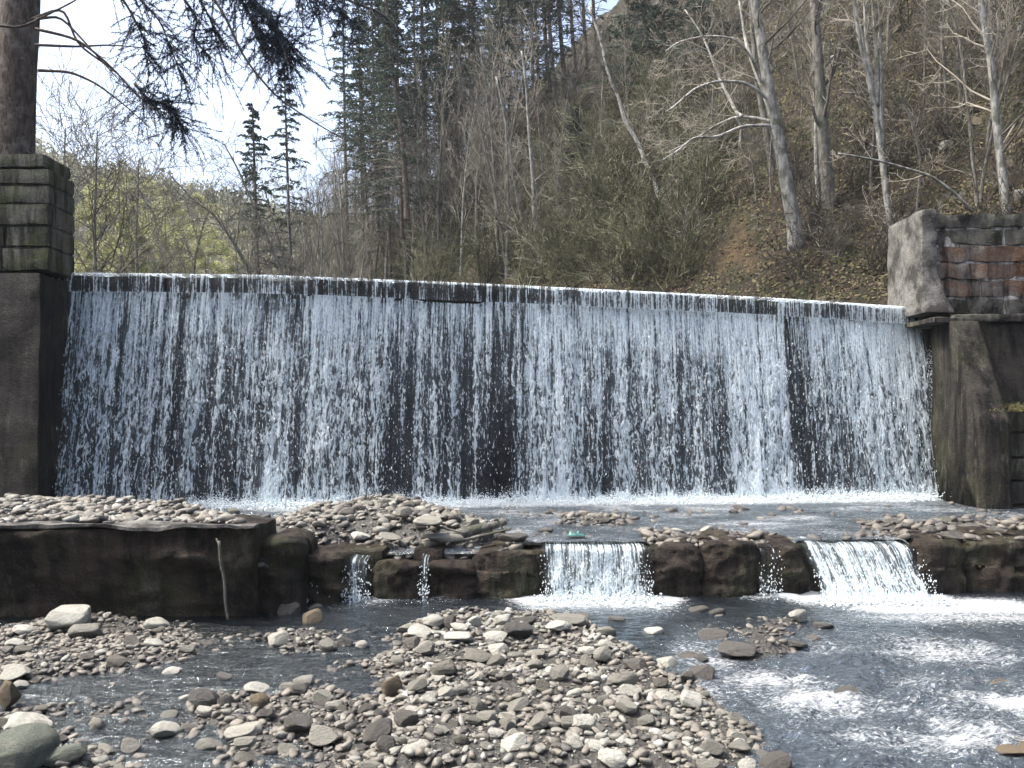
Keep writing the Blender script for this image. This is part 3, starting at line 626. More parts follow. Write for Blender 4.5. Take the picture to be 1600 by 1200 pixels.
# right pier
rp = empty('stone_pier', (8.5, 13.5, 3.6)); tag(rp, 'reddish block pier with white mortar lines at the right end of the dam', 'pier')
zs = [W(0, p, 13.2)[2] for p in (492, 465, 437, 410, 383, 357, 333)]
courses('course', 6.99, 12.5, 13.2, 14.3, zs, M['mortar'], M['pier_r'], rp, 7, 2.2, .032, .045, -.004)
b = MB()
def rsh(P):
    f = np.clip((4.4-P[:, 2])/.9, 0, 1)**1.6; Q_ = P.copy(); Q_[:, 0] += np.where(P[:, 0] < 6.85, -.02*f, .26*f); Q_[:, 1] -= .22*f*(P[:, 1] < 13.6); return Q_
b.box(6.72, 6.98, 13.12, 14.35, W(0, 492, 13.3)[2], W(0, 328, 13.2)[2], .06, .03, 23, .05, rsh, 3); onto(b, 'render_face', M['concrete'], rp)
# right abutment: profile in YZ, extruded along X
ra = empty('abutment_wall', (8.5, 12.6, .3)); tag(ra, 'battered dark buttress wall below the reddish right pier', 'wall')
def extr(prof, x0, x1, nx, amp, seed, step=.08):
    pts = []
    for (a, b_) in zip(prof, prof[1:]+prof[:1]):
        L = math.dist(a, b_); m = max(1, int(L/step)); pts += [(a[0]+(b_[0]-a[0])*t/m, a[1]+(b_[1]-a[1])*t/m) for t in range(m)]
    n = len(pts); A = np.array(pts); xs_ = np.linspace(x0, x1, nx)
    V = np.stack([np.repeat(xs_, n), np.tile(A[:, 0], nx), np.tile(A[:, 1], nx)], 1)
    off = np.stack([fbm(V[:, 0]*2.5+c*9, V[:, 1]*2.5, V[:, 2]*2.5, seed+c, 4) for c in range(3)], 1)*amp
    i = np.arange(nx-1)[:, None]*n+np.arange(n)[None]; j = np.arange(nx-1)[:, None]*n+(np.arange(n)[None]+1) % n
    Q_ = np.stack([i, i+n, j+n, j], -1).reshape(-1, 4)
    # end caps as fans about the centroid
    Vc = V+off; c0 = Vc[:n].mean(0); c1 = Vc[-n:].mean(0)
    k = len(Vc); Vc = np.vstack([Vc, c0, c1]); r = np.arange(n)
    T = np.vstack([np.stack([r, (r+1) % n, 0*r+k], 1), np.stack([(nx-1)*n+(r+1) % n, (nx-1)*n+r, 0*r+k+1], 1)])
    return Vc, Q_, T
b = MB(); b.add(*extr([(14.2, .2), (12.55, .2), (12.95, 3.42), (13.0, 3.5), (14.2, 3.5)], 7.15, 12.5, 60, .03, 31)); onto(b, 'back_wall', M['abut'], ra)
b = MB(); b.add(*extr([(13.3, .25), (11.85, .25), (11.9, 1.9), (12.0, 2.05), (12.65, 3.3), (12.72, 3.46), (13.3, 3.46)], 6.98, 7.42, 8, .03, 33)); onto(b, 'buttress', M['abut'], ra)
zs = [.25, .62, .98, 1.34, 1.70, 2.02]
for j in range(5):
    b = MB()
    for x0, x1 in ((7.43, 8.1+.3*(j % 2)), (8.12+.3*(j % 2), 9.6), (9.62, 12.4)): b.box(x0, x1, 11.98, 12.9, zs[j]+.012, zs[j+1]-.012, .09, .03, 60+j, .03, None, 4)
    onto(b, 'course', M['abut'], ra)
b = MB(); b.box(7.1, 12.5, 12.85, 14.2, 3.47, 3.60, .08, .03, 71, .04); b.box(6.72, 7.4, 12.75, 13.9, 3.44, 3.53, .07, .03, 72, .04); onto(b, 'ledge', M['pier_top'], ra)
# mossy plants on the ledge
def tuft(n, L, seed, cx, cy, cz, rx, ry, spread=.6, wid=.006):
    r = np.random.default_rng(seed); P0 = np.stack([cx+r.normal(0, rx, n), cy+r.normal(0, ry, n), np.full(n, cz)], 1)
    d = np.stack([r.normal(0, spread, n), r.normal(0, spread, n), r.uniform(.2, 1, n)], 1); d /= np.linalg.norm(d, axis=1, keepdims=True)
    P1 = P0+d*L*r.uniform(.4, 1, n)[:, None]; P2 = P1+d*L*.3*r.uniform(.4, 1, n)[:, None]-np.array([0, 0, L*.25])
    V1, Q1 = segs_mesh(P0, P1, np.full(n, wid), np.full(n, wid*.8)); V2, Q2 = segs_mesh(P1, P2, np.full(n, wid*1.6), np.full(n, wid*.2)); 
    b = MB(); b.add(V1, Q1); b.add(V2, Q2); return b
for (x, y, z, l, g) in ((7.62, 12.25, 2.02, 'low green weed on the ledge beside the right buttress', .2), (8.35, 12.3, 2.02, 'wider green weed at the outer end of the right ledge', .28)):
    p = tuft(900, .16, int(x*100), 0, 0, 0, g, .14, .8, .006).build('weed', M['brush'], None, False); p.location = (x, y, z); tag(p, l, 'plant')

# ------------------------------------------------------------------ lower weir
lw = empty('low_wall', (-5.5, 8.1, 0)); tag(lw, 'long dark low wall with pale flat top at lower left', 'wall')
b = MB()
def lowsh(P):
    Q_ = P.copy(); und = np.clip((.62-P[:, 2])/.5, 0, 1); Q_[:, 1] += np.where(P[:, 1] < 8.0, .16*und+.11*fbm(P[:, 0]*1.2, P[:, 2]*3.5, 0, 3, 5)-.06*np.abs(fbm(P[:, 0]*2.5, P[:, 2]*8, 0, 13, 3)), 0); return Q_
b.box(-9.5, -2.53, 7.78, 8.75, -.2, W(0, 826, 7.8)[2], .035, .06, 81, .03, lowsh, 2.4); onto(b, 'wall_body', M['weir'], lw)
b = MB(); b.box(-9.5, -2.50, 7.74, 8.0, W(0, 826, 7.8)[2]+.0, W(0, 819, 7.8)[2], .04, .05, 83, .02, None, 3.5); onto(b, 'top_slab', M['concrete'], lw)
ROCKS = [(399, 472, 843, 922, 8.12, 'tan ledge rock stepping down from the end of the low wall'), (462, 548, 862, 940, 8.5, 'dark wet rock between the low wall and the narrow cascade'),
         (578, 668, 866, 935, 8.75, 'rounded dark boulder just right of the narrow cascade'), (662, 752, 864, 935, 8.8, 'dark boulder beside the thin trickle'), (735, 846, 852, 938, 8.8, 'broad dark boulder left of the middle cascade'),
         (1016, 1100, 848, 932, 8.85, 'dark weir rock just right of the middle cascade'), (1092, 1188, 845, 930, 8.9, 'square dark weir rock left of the small double trickle'), (1204, 1264, 846, 920, 8.95, 'slanting dark rock between the small trickle and the right cascade'),
         (1428, 1512, 840, 910, 9.0, 'dark rounded rock just right of the right cascade'), (1502, 1700, 832, 910, 9.1, 'long dark rock reaching the right edge of the picture')]
for j, (a, c, t_, bt, Yr, lab) in enumerate(ROCKS):
    x0, x1 = W(a, 0, Yr)[0], W(c, 0, Yr)[0]; z1 = W(0, t_, Yr)[2]; z0 = -.25; b = MB()
    cx_ = (x0+x1)/2
    def rs(P, cx_=cx_, h=(x1-x0)/2, z1=z1, j=j, Yr=Yr):
        Q_ = P.copy(); t = (P[:, 0]-cx_)/h; Q_[:, 2] -= np.where(P[:, 2] > .3, .07*np.abs(t)**3+.03*(1-np.cos(j)), 0)
        Q_[:, 1] += np.where(P[:, 1] < Yr+.3, .10*(t*t)+.16*np.abs(fbm(P[:, 0]*2.2, P[:, 2]*4, 0, j, 5)), 0)
        if j == 7: Q_[:, 0] += .22*(.35-P[:, 2])
        return Q_
    b.box(x0, x1, Yr-.12, Yr+.75, z0, z1, .03, .085, 100+j*7, .08, rs, 2.6)
    o = b.build('weir_rock', M['weir']); tag(o, lab, 'rock', 'rocks of the low weir')
    
# sill hidden under the cascades
b = MB()
for a, c, s_ in CASC: b.box(a-.12, c+.12, float(weir_y((a+c)/2))+.02, float(weir_y((a+c)/2))+.6, -.2, .52, .06, .05, 7, .05, None, 3)
tag(b.build('weir_sill', M['weir']), kind='structure')

def cascade(x0, x1, zt, Y0, dout, dens, label, lean=0.0, zb=-.01, dtop=.9):
    nx, nv = max(10, int((x1-x0)/.012)), 40
    u, s = np.meshgrid(np.linspace(x0, x1, nx), np.linspace(0, 1, nv))
    e = np.minimum(u-x0, x1-u); edge = np.clip(e/(.05+.10*min(1, x1-x0))+.15+.25*fbm(u*9, s*5, 0, 5, 2), 0, 1)
    lip = np.clip(s/.22, 0, 1); dr = np.clip((s-.18)/.82, 0, 1)
    zz = zt-.02*lip+.02*fbm(u*5, 0*u, 0, 4, 2)-(zt-zb)*dr; Y = Y0+.32*(1-lip)-dout*dr**.9+.03*fbm(u*8, s*4, 0, 9, 3)
    th = empty('cascade', ((x0+x1)/2, Y0, 0)); tag(th, label, 'cascade')
    for off, dd in ((0, 0), (.05, -.08)):
        V = np.stack([u+lean*dr+.012*fbm(u*12, s*3, 0, 2, 2)*s, Y+off, zz], -1).reshape(-1, 3); i = (np.arange(nv-1)[:, None]*nx+np.arange(nx-1)[None]).ravel()
        me = mesh('water_curtain', V, np.stack([i, i+nx, i+nx+1, i+1], -1))
        dn = (dens+.12*fbm(u*4, s*.8, 0, 6, 3)+.45*np.exp(-(1-s)/.10)-(1-dtop)*(s < .2))*edge+dd
        fattr(me, 'dens', np.clip(dn, 0, 1.1)); fattr(me, 'drop', dr*.6); setuv(me, u.ravel()+off*20, (s*(zt-zb+.3)).ravel())
        attach(link('water_curtain', me, M['small_fall']), th)
    n = int(500*(x1-x0))+20; uu = rng.uniform(x0-.03, x1+.03, n); t = rng.beta(2.5, 1, n)
    C = np.stack([uu+lean*t, Y0-dout*t-.03-np.abs(rng.normal(0, .03, n)), zt*(1-t)+np.abs(rng.normal(0, .03, n))], 1); r0 = rng.uniform(.003, .009, n); V, T = droplets(C, r0*1.2, r0*1.6)
    b = MB(); b.add(V, None, T)
    if x1-x0 > .6:
        n = 900; uu = rng.uniform(x0-.12, x1+.12, n); C = np.stack([uu+lean, Y0-dout-np.abs(rng.normal(.0, .12, n)), np.abs(rng.normal(0, .028, n))], 1); r0 = rng.uniform(.006, .018, n); V, T = droplets(C, r0*1.6, r0*.8); b.add(V, None, T)
    attach(tag(b.build('droplets', M['foam'], None, True), kind='stuff'), th)
cascade(0.33, 1.50, .56, 8.78, .16, .66, 'white middle cascade pouring through the gap in the low weir')
cascade(3.22, 4.45, .56, 8.92, .40, .62, 'wide slanting right cascade ending in bright froth', lean=.10)
cascade(2.72, 2.80, .55, 8.78, .03, .42, 'left strand of the small double trickle between two weir rocks')
cascade(2.84, 2.92, .55, 8.78, .03, .38, 'right strand of the small double trickle between two weir rocks')
cascade(-1.78, -1.52, .47, 8.55, .05, .50, 'narrow cascade dropping left of the rounded boulders')
cascade(-2.30, -1.95, .45, 8.55, .04, .26, 'faint drizzle over the dark rock by the low wall')
cascade(-0.98, -0.90, .46, 8.58, .03, .50, 'thin trickle between two rounded boulders')

# hanging root on the low wall
pts = [W(342, 845, 7.62), W(345, 880, 7.6), W(351, 905, 7.6), W(352, 940, 7.58), W(356, 968, 7.56)]
V, Q, T = tube(pts, [.014, .016, .013, .015, .012], 7, .4, 3); b = MB(); b.add(V, Q, T)
V, Q, T = tube([W(338, 842, 7.64), W(342, 850, 7.62), W(344, 862, 7.61)], [.01, .01, .004], 6); b.add(V, Q, T)
tag(b.build('hanging_root', M['grey']), 'thin pale root hanging down the dark low wall', 'root')

# ------------------------------------------------------------------ stones
def icosphere(sub):
    import bmesh
    bm = bmesh.new(); bmesh.ops.create_icosphere(bm, subdivisions=sub, radius=1); bm.verts.ensure_lookup_table()
    V = np.array([v.co[:] for v in bm.verts]); T = np.array([[v.index for v in f.verts] for f in bm.faces]); bm.free(); return V, T
I4, I2, I1 = icosphere(5), icosphere(3), icosphere(2)
def stone_shape(IV, seed, angular=0.0):
    r = np.random.default_rng(seed); V = IV.copy()
    V = np.sign(V)*np.abs(V)**(1-.25*angular)
    V = V*(1+.22*fbm(V[:, 0]*.9+seed*3.7, V[:, 1]*.9, V[:, 2]*.9, seed, 2)[:, None]+.03*fbm(V[:, 0]*4+seed, V[:, 1]*4, V[:, 2]*4, seed+9, 3)[:, None])
    for _ in range(5+int(6*angular)):     # worn facets
        n = r.normal(size=3); n /= np.linalg.norm(n); d = r.uniform(.45, .85); t = V@n-d; V = V-np.where(t > 0, t, 0)[:, None]*n*r.uniform(.6, 1)
    V /= np.abs(V).max(0); return V
PROTO = [mesh('stone', stone_shape(I4[0], k, .25+(k % 4)*.3), None, I4[1]) for k in range(16)]
for p in PROTO: p.polygons.foreach_set('use_smooth', np.ones(len(p.polygons), bool)); p.materials.append(M['stone'])
def variant(mi, mat):
    key = (mi, mat)
    if key not in _var:
        m2 = PROTO[mi].copy(); m2.materials.clear(); m2.materials.append(M[mat]); _var[key] = m2
    return _var[key]
_var = {}
R = random.Random(11); placed = []; count = [0]
WETZ = {}
def put_stone(px, py, wpx, hpx, mat='stone', label=None, group=None, z=None, upper=False, rot=None, dep=None):
    z0 = 0.0
    X, Y = G(px, py+hpx*.4, .62 if upper else .0)
    for _ in range(4):
        g = float(bed(np.array(X), np.array(Y))); g = max(g, -.03) if not upper else max(g, .56)
        X, Y = G(px, py+hpx*.35, g)
    if upper: Y = max(Y, 8.08 if X < -2.5 else float(weir_y(X))+.18)
    wx = wpx/F*Y/2; hz = hpx/F*Y/2*1.05; dy = wx*(dep or R.uniform(.65, .95))
    o = bpy.data.objects.new('stone', variant(R.randrange(len(PROTO)), mat)); S.collection.objects.link(o)
    o.location = (X, Y+dy*.3, g+hz*.75); o.scale = (wx, dy, hz); o.rotation_euler = (R.uniform(-.12, .12), rot if rot is not None else R.uniform(-.15, .15), R.uniform(-.35, .35)+R.choice((0, math.pi)))
    tag(o, label, 'stone', group); placed.append((X, Y, max(wx, dy*.8))); count[0] += 1
    return o
NAMED = [
 (97, 971, 74, 40, 'pale', 'largest pale rugged stone in front of the low wall'), (132, 990, 52, 26, 'stone', 'grey stone leaning on the right of the largest pale stone'),
 (244, 976, 40, 22, 'pale', 'pale flat-topped stone below the hanging root, left of it'), (38, 985, 38, 16, 'pale', 'long pale stone near the left end of the low wall foot'),
 (22, 1009, 30, 18, 'pale', 'small pale stone at the left edge beneath the long pale one'), (24, 1054, 50, 26, 'pale', 'pale lumpy stone at the left edge above the brown boulder'),
 (32, 1074, 26, 18, 'pale', 'small white stone touching the brown boulder'), (8, 1092, 40, 52, 'brown_rock', 'tall brown boulder cut by the left edge'),
 (240, 1006, 32, 14, 'pale', None), (180, 1037, 34, 20, 'stone', None), (210, 1016, 26, 12, 'stone', None), (270, 1052, 36, 16, 'pale', 'flat whitish stone standing alone in the left channel'), (289, 1016, 28, 12, 'stone', None),
 (431, 1000, 40, 24, 'pale', 'split pale stone at the left of the pool'), (512, 1010, 30, 24, 'stone', None), (540, 1004, 30, 20, 'wet', None), (566, 1010, 22, 16, 'pale', None),
 (448, 955, 40, 28, 'wet', 'dark stone at the foot of the drizzle'), (484, 967, 38, 26, 'brown_rock', 'brownish stone right of the dark one under the drizzle'), (492, 952, 26, 12, 'stone', None),
 (319, 1094, 52, 32, 'wet', 'brown wedge-shaped stone in the left shallows'), (352, 1095, 28, 24, 'stone', None), (290, 1094, 32, 12, 'pale', 'thin slanted pale stone in the left shallows'),
 (401, 1080, 44, 17, 'pale', None), (401, 1098, 38, 26, 'brown_rock', None), (506, 1091, 40, 26, 'stone', None), (452, 1075, 36, 18, 'stone', None), (474, 1067, 34, 18, 'stone', None),
 (259, 1145, 50, 26, 'pale', 'smooth pale oval stone alone in the lower left channel'), (204, 1169, 34, 26, 'stone', 'round tan stone left of the small oval in the lower left channel'),
 (381, 1146, 64, 22, 'pale', 'long sausage-shaped pale stone near the lower left'), (384, 1162, 38, 18, 'stone', 'stone resting under the long sausage-shaped stone'), (506, 1154, 54, 30, 'stone', 'wide tan stone at the lower centre left'),
 (467, 1136, 50, 34, 'wet', 'dark hump-backed stone behind the wide tan stone'), (326, 1169, 46, 20, 'stone', None), (317, 1114, 28, 18, 'pale', None), (450, 1174, 36, 18, 'stone', None), (379, 1188, 30, 20, 'stone', None), (152, 1135, 28, 22, 'stone', None),
 (30, 1134, 80, 18, 'pale', 'long pale flat stone at the left edge above the greenish boulder'), (50, 1143, 40, 20, 'stone', None), (15, 1180, 120, 70, 'green_rock', 'big greenish grey boulder filling the lower left corner'), (85, 1188, 90, 30, 'green_rock', 'low greenish slab right of the big corner boulder'),
 (656, 989, 40, 20, 'pale', 'pale rounded block at the upper left of the gravel bar'), (678, 973, 36, 22, 'pale', 'topmost pale stone at the left of the gravel bar'), (720, 984, 34, 18, 'pale', None), (718, 998, 50, 16, 'pale', None), (773, 1001, 40, 24, 'pale', 'angular white stone with a slanted top on the gravel bar'),
 (740, 973, 24, 18, 'pale', None), (784, 973, 28, 20, 'pale', None), (810, 988, 50, 26, 'wet', 'dark brown broad stone at the top of the gravel bar'), (818, 972, 40, 12, 'wet', None), (894, 971, 64, 16, 'stone', 'long log-shaped stone at the upper right of the gravel bar'), (872, 980, 44, 16, 'pale', None), (706, 975, 24, 24, 'wet', None),
 (615, 1076, 38, 38, 'brown_rock', 'upright tan block at the left rim of the gravel bar'), (696, 1046, 46, 22, 'stone', 'flat grey-brown stone in the upper middle of the gravel bar'), (747, 1028, 46, 20, 'stone', None), (777, 1017, 38, 18, 'pale', None), (663, 1015, 34, 24, 'stone', None), (623, 1035, 28, 18, 'stone', None), (832, 1042, 34, 18, 'stone', None), (696, 1084, 34, 18, 'pale', None), (652, 1073, 34, 20, 'stone', None), (685, 1062, 26, 12, 'pale', None),
 (850, 1073, 26, 24, 'stone', None), (920, 1039, 28, 26, 'stone', 'upright egg-shaped stone on the right of the gravel bar'), (945, 1026, 36, 24, 'stone', None), (993, 1040, 44, 18, 'wet', 'dark flat stone at the right rim of the gravel bar'), (975, 1065, 46, 26, 'stone', 'large smooth olive-grey stone on the right of the gravel bar'), (987, 1080, 40, 18, 'pale', None), (949, 1009, 30, 14, 'pale', None),
 (1018, 988, 40, 14, 'pale', 'flat white stone alone in the water right of the gravel bar'), (962, 969, 34, 9, 'wet', 'low dark stone alone in the pool under the middle cascade'),
 (637, 1127, 48, 24, 'wet', None), (590, 1146, 50, 34, 'wet', 'dark rounded stone at the bottom centre left'), (601, 1168, 36, 32, 'wet', None), (892, 1130, 32, 22, 'stone', None), (797, 1122, 40, 18, 'pale', None), (645, 1172, 54, 18, 'pale', 'slanted pale slab near the bottom of the gravel bar'), (1010, 1130, 30, 18, 'stone', None), (740, 1128, 30, 16, 'stone', None),
 (1247, 964, 28, 22, 'pale', 'pale pointed stone in the water below the right cascade'), (1284, 981, 40, 14, 'wet', 'flat dark stone right of the pale pointed one'), (1324, 1086, 40, 20, 'wet', 'dark stone alone in the middle of the rapids'), (1115, 995, 50, 20, 'wet', None), (1156, 1017, 62, 20, 'wet', 'long low wet rock at the edge of the rapids'), (1093, 954, 32, 14, 'wet', None), (1120, 958, 30, 14, 'wet', None), (1097, 1057, 46, 30, 'wet', 'dark knobbly stone at the right tip of the gravel bar'), (1245, 1010, 40, 14, 'wet', None), (1270, 1000, 30, 12, 'wet', None), (1080, 1030, 60, 14, 'wet', None),
 (1130, 1117, 26, 14, 'pale', None), (1150, 1124, 26, 18, 'stone', None), (1590, 1176, 100, 22, 'brown_rock', 'brown half-sunk boulder at the lower right edge'), (1580, 1076, 60, 10, 'brown_rock', 'small brown half-sunk rock at the right edge of the rapids'),
]
REST = {'pale': ('small pale rounded stone among the foreground stones', 'small pale stones in the foreground'), 'stone': ('small grey-tan rounded stone among the foreground stones', 'small grey-tan stones in the foreground'),
        'wet': ('small dark wet stone among the foreground stones', 'small dark wet stones in the foreground'), 'brown_rock': ('small brown stone among the foreground stones', 'small brown stones in the foreground')}
for (px, py, a, h, m, lab) in NAMED:
    put_stone(px, py, a, h, m, lab or REST[m][0], None if lab else REST[m][1], dep=.8 if a > 70 else None)
UPN = [(562, 808, 34, 20, 'stone'), (590, 805, 26, 16, 'stone'), (656, 826, 56, 16, 'stone'), (628, 800, 30, 16, 'stone'), (540, 800, 24, 16, 'stone'), (575, 790, 22, 14, 'stone'), (700, 808, 28, 14, 'stone'), (535, 822, 30, 12, 'stone'), (610, 818, 34, 14, 'stone'), (690, 842, 70, 14, 'stone'), (640, 790, 24, 14, 'stone'), (600, 785, 22, 14, 'stone'), (740, 818, 26, 14, 'stone'), (660, 783, 24, 12, 'wet'), (800, 845, 50, 16, 'wet'), (560, 838, 34, 10, 'pale'), (610, 840, 40, 12, 'stone'),
       (200, 777, 18, 10, 'pale'), (183, 779, 14, 10, 'pale'), (240, 798, 50, 14, 'stone'), (135, 808, 44, 12, 'stone'), (200, 812, 40, 14, 'stone'), (300, 812, 30, 8, 'pale'), (375, 812, 34, 12, 'pale'), (60, 812, 30, 8, 'stone'), (150, 796, 34, 12, 'stone'), (20, 790, 34, 10, 'stone'), (365, 800, 20, 12, 'stone'), (415, 826, 30, 12, 'stone'), (445, 838, 34, 12, 'stone'),
       (934, 808, 24, 14, 'stone'), (945, 812, 30, 12, 'wet'), (1010, 832, 20, 8, 'pale'), (1060, 830, 24, 8, 'pale'), (1105, 828, 22, 12, 'pale'), (1160, 795, 30, 8, 'wet'), (1350, 815, 34, 6, 'wet'), (1395, 815, 24, 6, 'wet'), (1480, 812, 16, 14, 'stone'), (1520, 825, 40, 12, 'wet'), (1560, 830, 30, 14, 'wet'), (1450, 828, 30, 10, 'wet'), (1490, 838, 40, 10, 'wet'), (850, 830, 30, 8, 'wet'), (1145, 800, 20, 8, 'wet')]
for (px, py, a, h, m) in UPN:
    put_stone(px, py, a, h, m, {'stone': 'tan-grey stone lying on the gravel between dam and low weir', 'pale': 'pale stone lying on the gravel between dam and low weir', 'wet': 'dark wet stone lying between dam and low weir'}[m], 'stones between dam and weir', upper=True)
# random individual stones
def sample_bar(poly, n, lo, hi, mats, upper, far_label, grp, maxn):
    k = 0; tries = 0; xs_, ys_ = [p[0] for p in poly], [p[1] for p in poly]
    while k < maxn and tries < n:
        tries += 1; px, py = R.uniform(max(-20, min(xs_)), min(1620, max(xs_))), R.uniform(min(ys_), min(1205, max(ys_)))
        if not inpoly(np.array([px]), np.array([py]), poly)[0]: continue
        wpx = lo+(hi-lo)*R.random()**2.2
        if not upper: wpx *= .75+.55*(py-950)/250
        X, Y = G(px, py, .7 if upper else .05); r = wpx/F*Y/2
        if any((X-a)**2+((Y-b)*.8)**2 < (.80*(r+c))**2 for a, b, c in placed): continue
        m = R.choices(list(mats), list(mats.values()))[0]
        put_stone(px, py, wpx, wpx*R.uniform(.38, .68), m, far_label[m], grp[m], upper=upper); k += 1
L1 = {k: v[0] for k, v in REST.items()}; L2 = {k: v[1] for k, v in REST.items()}
sample_bar(BARS[0][0], 6000, 18, 44, {'pale': 4, 'stone': 6, 'wet': 1}, False, L1, L2, 95)
sample_bar(BARS[1][0], 2000, 14, 34, {'pale': 1, 'stone': 5, 'wet': 3}, False, L1, L2, 20)
sample_bar(BARS[2][0], 2000, 16, 38, {'pale': 2, 'stone': 4, 'wet': 4}, False, L1, L2, 18)
sample_bar(BARS[5][0], 3000, 12, 30, {'pale': 1, 'stone': 3, 'wet': 5}, False, L1, L2, 22)
sample_bar(BARS[6][0], 800, 16, 36, {'pale': 2, 'stone': 4, 'wet': 3}, False, L1, L2, 5)
U1 = {'stone': 'tan-grey stone lying on the gravel between dam and low weir', 'pale': 'pale stone lying on the gravel between dam and low weir', 'wet': 'dark wet stone lying between dam and low weir'}
U2 = {k: 'stones between dam and weir' for k in U1}

# pebbles: everything smaller, one mass per terrace
def pebbles(name, polys, n, up, seed, smin, smax):
    r = np.random.default_rng(seed); C = []; A = []; Sz = []; tone = []
    tv = [stone_shape(I1[0], 300+k, .4+(k % 3)*.4) for k in range(8)]; IT = I1[1]; b = MB(); tones = []
    for poly, cnt, (t0, t1) in polys:
        xs_, ys_ = [p[0] for p in poly], [p[1] for p in poly]
        X = r.uniform(min(xs_), max(xs_), cnt*3); Y = r.uniform(min(ys_), max(ys_), cnt*3)
        k = inpoly(X, Y, poly)
        if up: k &= Y > np.where(X < -2.5, 8.02, weir_y(X)+.10)
        X, Y = X[k][:cnt], Y[k][:cnt]
        sz = smin+(smax-smin)*r.random(len(X))**3.0
        g = bed_up(X, Y) if up else bed_low(X, Y)
        tn = np.clip(r.normal((t0+t1)/2, (t1-t0)/2, len(X)), 0, 1)
        lvl = .575 if up else 0.0
        tn = tn*(.35+.65*sstep(.0, .09, g+sz*.4-lvl))
        for i in range(len(X)):
            V = tv[r.integers(8)]*np.array([sz[i], sz[i]*r.uniform(.6, .9), sz[i]*r.uniform(.35, .65)]); a = r.uniform(0, 6.28); ca, sa = math.cos(a), math.sin(a)
            V = np.stack([V[:, 0]*ca-V[:, 1]*sa+X[i], V[:, 0]*sa+V[:, 1]*ca+Y[i], V[:, 2]+V[:, 0]*r.normal(0, .2)+g[i]+sz[i]*.25], 1)
            b.add(V, None, IT); tones.append(np.full(len(V), tn[i]))
    me = b.mesh(name); fattr(me, 'tone', np.concatenate(tones)); return tag(link(name, me, M['pebble']), kind='stuff')
bx = [(-8, 3.2), (8, 3.2), (8, 8.6), (-8, 8.6)]
pebbles('pebbles', [(BARW[0][0], 6000, (.12, .72)), (BARW[1][0], 1800, (.1, .65)), (BARW[2][0], 900, (.15, .7)), (BARW[3][0], 250, (.05, .5)), (BARW[4][0], 500, (.0, .4)), (BARW[6][0], 400, (.1, .7)),
                    (gp([(-60, 980), (620, 960), (620, 1240), (-60, 1240)]), 4200, (.0, .5))], 0, False, 3, .008, .05)
pebbles('gravel', [(UPW[0][0], 1600, (.1, .55)), (UPW[1][0], 1300, (.15, .55)), (UPW[2][0], 200, (.1, .6)), (UPW[3][0], 100, (.1, .5)), (UPW[4][0], 260, (.0, .25)), ([(-8, 9), (7, 9.2), (7, 12.5), (-8, 11)], 2200, (0, .45))], 0, True, 4, .015, .10)

# driftwood and litter
def W2(px, py, Y): return W(px, py, Y)
V, Q, T = tube([W(665, 852, 9.0), W(705, 838, 9.15), W(748, 826, 9.3), W(790, 816, 9.5)], [.045, .06, .055, .03], 10, .4, 5); b = MB(); b.add(V, Q, T)
tag(b.build('driftwood_log', M['grey']), 'thick weathered log lying across the heap above the weir', 'log')
for pts, r_, l in (([(700, 852), (740, 840), (800, 826)], .022, 'thin straight stick lying on the log heap'), ([(775, 808), (790, 835), (802, 850)], .012, 'thin curved twig leaning on the log heap'), ([(640, 806), (680, 822), (730, 834)], .018, 'pale stick lying behind the thick log')):
    V, Q, T = tube([W(a, c, 9.1-.02*i) for i, (a, c) in enumerate(pts)], [r_, r_*.8, r_*.5], 7, .2, 2); b = MB(); b.add(V, Q, T); tag(b.build('stick', M['grey']), l, 'stick')
for (px, py, s_, l) in ((898, 834, .10, 'turquoise plastic scrap in the water above the middle cascade'), (236, 783, .07, 'turquoise scrap at the foot of the falls on the left')):
    X, Y = G(px, py, .62); a, t = np.meshgrid(np.linspace(-1, 1, 24), np.linspace(-1, 1, 18))
    V = np.stack([X+a*s_*(1+.3*fbm(t*2, a*2, 0, 4, 2)), Y+t*s_*.8, .61+s_*.45*(.5+fbm(a*2.2, t*2.2, px, 5, 3))*np.clip(1.2-a*a-t*t, 0, 1)], -1).reshape(-1, 3); i = (np.arange(17)[:, None]*24+np.arange(23)[None]).ravel()
    o = link('plastic_scrap', mesh('plastic_scrap', V, np.stack([i, i+1, i+25, i+24], -1)), M['plastic']); tag(o, l, 'litter')
    sm = o.modifiers.new('thick', 'SOLIDIFY'); sm.thickness = .006

# ------------------------------------------------------------------ trees
def grow(r, p, d, L, rad, lev, S_, up=0.15, wob=.22, nb=(5, 4, 4), ang=(.5, .9), minr=.004, first=.3, maxlev=3):
    n = max(3, int(5-lev)); seg = L/n; p = np.array(p, float); d = np.array(d, float)
    pts = [p.copy()]; dirs = [d.copy()]
    for i in range(n):
        d = d+r.normal(0, wob, 3)+np.array([0, 0, up]); d /= np.linalg.norm(d); q = p+d*seg
        r0 = max(minr, rad*(1-.75*i/n)); r1 = max(minr*.7, rad*(1-.75*(i+1)/n)); S_.append((p, q, r0, r1)); p = q; pts.append(p.copy()); dirs.append(d.copy())
    if lev >= maxlev: return
    m = nb[min(lev, len(nb)-1)]
    for j in range(m):
        t = first+(1-first)*(j+r.uniform(.2, .9))/m; t = min(t, .98); k = t*n; i = int(k); f = k-i; base = pts[i]*(1-f)+pts[min(i+1, n)]*f
        dd = dirs[min(i+1, n)]; perp = r.normal(size=3); perp -= perp@dd*dd; perp /= np.linalg.norm(perp)
        a = r.uniform(*ang); nd = dd*math.cos(a)+perp*math.sin(a)
        grow(r, base, nd, L*r.uniform(.42, .68)*(1.1-.5*t), max(minr, rad*.45*(1-.5*t)), lev+1, S_, up*.8, wob, nb, ang, minr, .15, maxlev)
